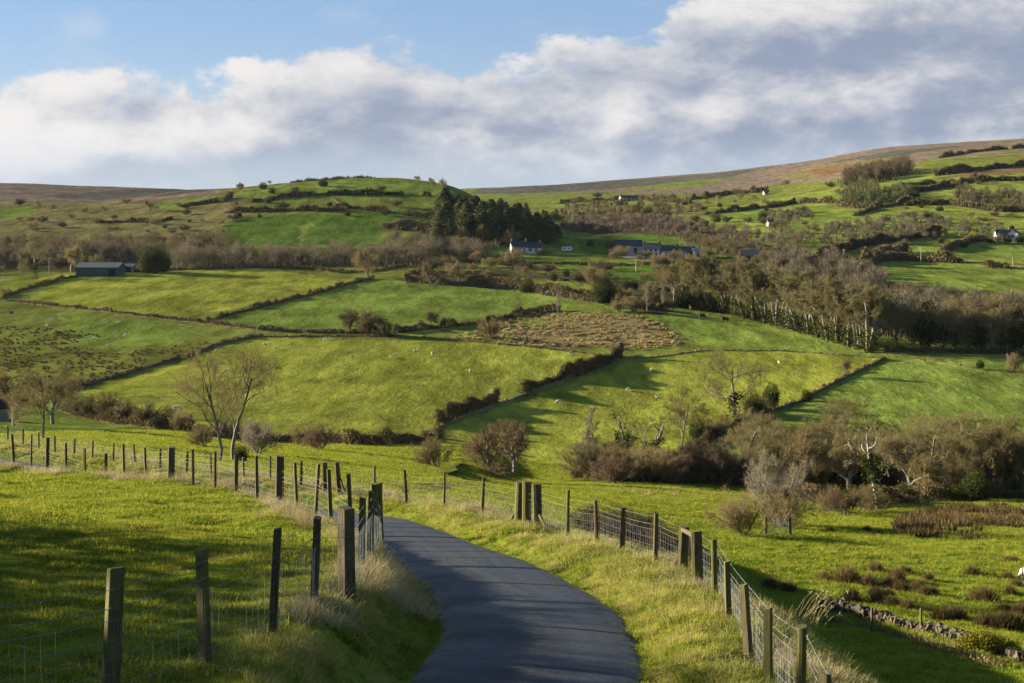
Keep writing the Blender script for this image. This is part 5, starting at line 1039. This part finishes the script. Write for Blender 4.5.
def sheep(px,by,label,k=0,rz=0.,s=1.):
    o=obj('sheep',SHEEP[k],None,hit(px,by),rz,s*.88); tag(o,label,'sheep','sheep grazing in the pastures')
for q in ((51,320,'white sheep in the left field, uppermost of three close together',0,.5),(47,326.5,'white sheep in the left field, lowest of three close together',0,2.5),(61,316,'white sheep in the left field, right of the close group',1,3.),(104,322,'white sheep in the left field, left one of a side by side pair',0,.2),(118,323,'white sheep in the left field, right one of a side by side pair',2,0.),
  (85,328,'white sheep in the middle of the left field',1,1.2),(126,336,'bright white sheep in the lower middle of the left field',0,3.),(94,340,'white sheep at the lower edge of the left field',0,.3),(182,327,'white sheep at the right end of the left field',1,2.9),(109,345.5,'white sheep above the brown rough ground on the left',2,0.4),
  (217,352,'white sheep at the top left of the striped pasture beside the brown bank',0,.2),(176,410,'white sheep low in the striped pasture, nearest the bottom left corner',1,.3),(226,371,'white sheep behind the crowns of the pair of bare pale trees',2,0.),(265,344.5,'white sheep at the top edge of the striped pasture, leftmost of the row',2,.4),(275,350,'white sheep in the striped pasture right below the leftmost top one',1,1.4),
  (275,368,'white sheep alone in the left middle of the striped pasture',2,.3),(352,357,'white sheep in the top middle of the striped pasture, left of a trio',2,.2),(392,358,'white sheep in the top middle of the striped pasture, centre of a trio',0,.5),(415,351.5,'white sheep highest up at the top of the striped pasture',2,.0),(432,355.5,'bright white sheep in the top right of the striped pasture',1,1.6),
  (470,373,'white sheep alone at the right of the striped pasture',1,1.5),(559,403,'grey white sheep beside the shadow of the dark hedge in the lime pasture',0,3.1),(628,391,'white sheep in the middle of the lime pasture',0,.7),(651,372,'pale sheep at the tip of a long shadow high in the lime pasture',1,1.2),(570,354.5,'small white sheep in the top right corner of the striped pasture',0,.3),(658,398,'cream sheep lowest in the lime pasture',2,2.8),
  (779,364,'white sheep at the upper right of the lime pasture',1,1.7),(325,340.5,'white sheep above the top bank of the striped pasture',0,.2)): sheep(*q)
o=obj('sheep',SHEEP[0],None,hit(1029,582),1.9,1.1); tag(o,'white sheep cut by the right edge among the rush clumps','sheep','sheep grazing in the pastures')
for px,by,k,rz,lb in ((702,319.5,0,.3,'black cow grazing under the long row of trees, left one of two'),(725,323,1,2.9,'black cow under the long row of trees, right one of two')):
    o=obj('cow',COWS[k],None,hit(px,by),rz,1.75); tag(o,lb,'cow','black cows by the row of trees')

# ------------------------------------------------------------------ trees up the slope to the left that shade the foreground
for i,(x,y,h,k) in enumerate(((-31,43.5,4.6,'bigever2'),(-31.5,39.5,7.2,'bigever3'),(-31,35,9.6,'bigever2'),(-32,29,11.2,'bigever3'),(-31,22,11.5,'bigever2'),(-32,15,10.5,'bigever3'),(-30,9,8,'bigever2'))):
    plant(k,(x,y,h1(x,y)),h,'dense evergreen tree of the roadside belt whose shade falls on the near pasture','tree','roadside evergreens')

# ------------------------------------------------------------------ sky, sun, camera
SUN_EL, SUN_AZ = R(13.5), R(-66)      # bearing from the view direction, negative = left
def build_light():
    S=Vector((math.cos(SUN_EL)*math.sin(SUN_AZ),math.cos(SUN_EL)*math.cos(SUN_AZ),math.sin(SUN_EL)))
    ld=bpy.data.lights.new('sun','SUN'); ld.energy=5.; ld.angle=R(.55); ld.color=(1,.86,.62)
    lo=bpy.data.objects.new('sun',ld); COL.objects.link(lo); lo.rotation_euler=S.to_track_quat('Z','Y').to_euler()
    w=bpy.data.worlds.new('World'); SC.world=w; w.use_nodes=True; t=NT(w.node_tree)
    sky=t.n('ShaderNodeTexSky'); sky.sky_type='NISHITA'; sky.sun_disc=False; sky.sun_elevation=SUN_EL; sky.sun_rotation=SUN_AZ; sky.air_density=1.; sky.dust_density=.15; sky.ozone_density=3.0
    dv=t.n('ShaderNodeTexCoord').outputs['Generated']; sp=t.n('ShaderNodeSeparateXYZ'); t.l(dv,sp.inputs[0])
    # bearing u and height e of a direction (tangents)
    ay=t.math('MAXIMUM',t.math('ABSOLUTE',sp.outputs[1]),.15); u=t.math('DIVIDE',sp.outputs[0],ay); e=t.math('DIVIDE',sp.outputs[2],ay)
    def bigv(t,u,e):
        cb=t.n('ShaderNodeCombineXYZ'); t.l(t.math('MULTIPLY',u,5.5),cb.inputs[0]); t.l(t.math('MULTIPLY',e,15),cb.inputs[1]); cb.inputs[2].default_value=1.3
        return cb.outputs[0]
    def clouds(du,de):
        uu=t.math('ADD',u,du); ee=t.math('ADD',e,de)
        cb=t.n('ShaderNodeCombineXYZ'); t.l(t.math('MULTIPLY',uu,8),cb.inputs[0]); t.l(t.math('MULTIPLY',ee,15),cb.inputs[1]); cb.inputs[2].default_value=CLOUD_SEED
        return t.noise(cb.outputs[0],1.,9,.60,.1)
    n0=clouds(0,0); n1=clouds(-.026,.020)
    big=t.noise(bigv(t,u,e),1.,3,.5)
    # the bank's upper edge: low on the left, out of sight on the right
    edge=t.math('ADD',t.ramp(u,.07,.20,0,.085),t.ramp(u,-.36,-.06,.090,.116))
    cb=t.n('ShaderNodeCombineXYZ'); t.l(t.math('MULTIPLY',u,34),cb.inputs[0]); t.l(t.math('MULTIPLY',e,46),cb.inputs[1]); cb.inputs[2].default_value=.7
    puff=t.math('SUBTRACT',t.noise(cb.outputs[0],1.,6,.6,.2),.5)
    nb=t.math('MULTIPLY_ADD',t.math('SUBTRACT',n0,.5),.15,t.math('SUBTRACT',edge,e)); nb=t.math('MULTIPLY_ADD',puff,.030,nb)
    dens=t.ramp(nb,-.003,.013)
    low=t.ramp(t.math('MULTIPLY_ADD',t.math('SUBTRACT',n0,.5),.12,e),.018,.052)      # thinner veil under the bank
    dens=t.math('MULTIPLY',dens,t.math('MULTIPLY_ADD',low,.22,.78))
    dens=t.math('MAXIMUM',dens,t.math('MULTIPLY',t.math('MULTIPLY',t.ramp(n0,.52,.74),t.ramp(e,.3,.18)),.30))
    lit=t.math('MULTIPLY_ADD',t.math('SUBTRACT',n0,n1),3.0,.33)
    lit=t.math('ADD',lit,t.ramp(u,-.36,-.02,.34,.0)); lit=t.math('ADD',lit,t.ramp(nb,.06,.0,-.06,.22))
    lit=t.math('ADD',lit,t.math('MULTIPLY',t.math('SUBTRACT',big,.5),1.5)); lit=t.math('ADD',lit,t.ramp(u,.12,.34,0,-.10)); lit=t.math('MULTIPLY_ADD',t.ramp(e,.095,.135),t.math('MULTIPLY',t.ramp(u,.10,.17),t.ramp(u,.34,.20,0,.42)),lit); lit=t.math('MULTIPLY_ADD',puff,.55,lit); lit=t.ramp(lit,-.22,1.15)
    cc=t.mix(lit,CL_DARK,CL_LIGHT)
    cc=t.mix(t.ramp(e,.062,.012,0,.75),cc,CL_LOW)
    skc=t.mix(.55,t.mix(1.,sky.outputs[0],SKY_TINT,'MULTIPLY'),t.mix(t.ramp(e,.02,.16),(1.95,2.35,3.0),(1.25,1.88,3.0)))
    bg=t.n('ShaderNodeBackground'); bg.inputs['Strength'].default_value=SKY_STR
    t.l(t.mix(dens,skc,cc),bg.inputs['Color']); o=t.n('ShaderNodeOutputWorld'); t.l(bg.outputs[0],o.inputs[0])
CLOUD_SEED=8.8
SKY_STR=.050
CL_DARK=(1.13,1.36,1.85); CL_LIGHT=(3.35,3.25,3.2); CL_LOW=(1.98,2.32,2.74); SKY_TINT=(.50,.50,.56)
build_light()
def build_haze():
    b=MB(); b.box((0,0,85),(13200,13200,310)); m,tt=newmat('haze'); v=tt.n('ShaderNodeVolumePrincipled'); v.inputs['Color'].default_value=(.62,.76,1,1); v.inputs['Density'].default_value=HAZE; v.inputs['Anisotropy'].default_value=.2
    o=tt.n('ShaderNodeOutputMaterial'); tt.l(v.outputs[0],o.inputs['Volume']); h=obj('haze',b.mesh('haze',m)); h['kind']='stuff'; h['label']='thin pale air over the valley'
HAZE=.000009
if HAZE: build_haze()
cd=bpy.data.cameras.new('camera'); cam=bpy.data.objects.new('camera',cd); COL.objects.link(cam); cam.rotation_euler=(R(90),0,0)
cd.sensor_width=36; cd.lens=50; cd.shift_y=-(341.5-HY)/1024; cd.clip_start=.5; cd.clip_end=20000; SC.camera=cam
SC.view_settings.view_transform='Standard'; SC.view_settings.look='None'; SC.view_settings.exposure=2.35; SC.view_settings.gamma=1; SC.view_settings.use_curve_mapping=False
SC.cycles.use_denoising=True; SC.cycles.denoiser='OPENIMAGEDENOISE'; SC.cycles.denoising_input_passes='RGB_ALBEDO_NORMAL'; SC.cycles.denoising_prefilter='NONE'; SC.cycles.max_bounces=5; SC.cycles.diffuse_bounces=3; SC.cycles.transparent_max_bounces=4
SC.render.use_persistent_data=False
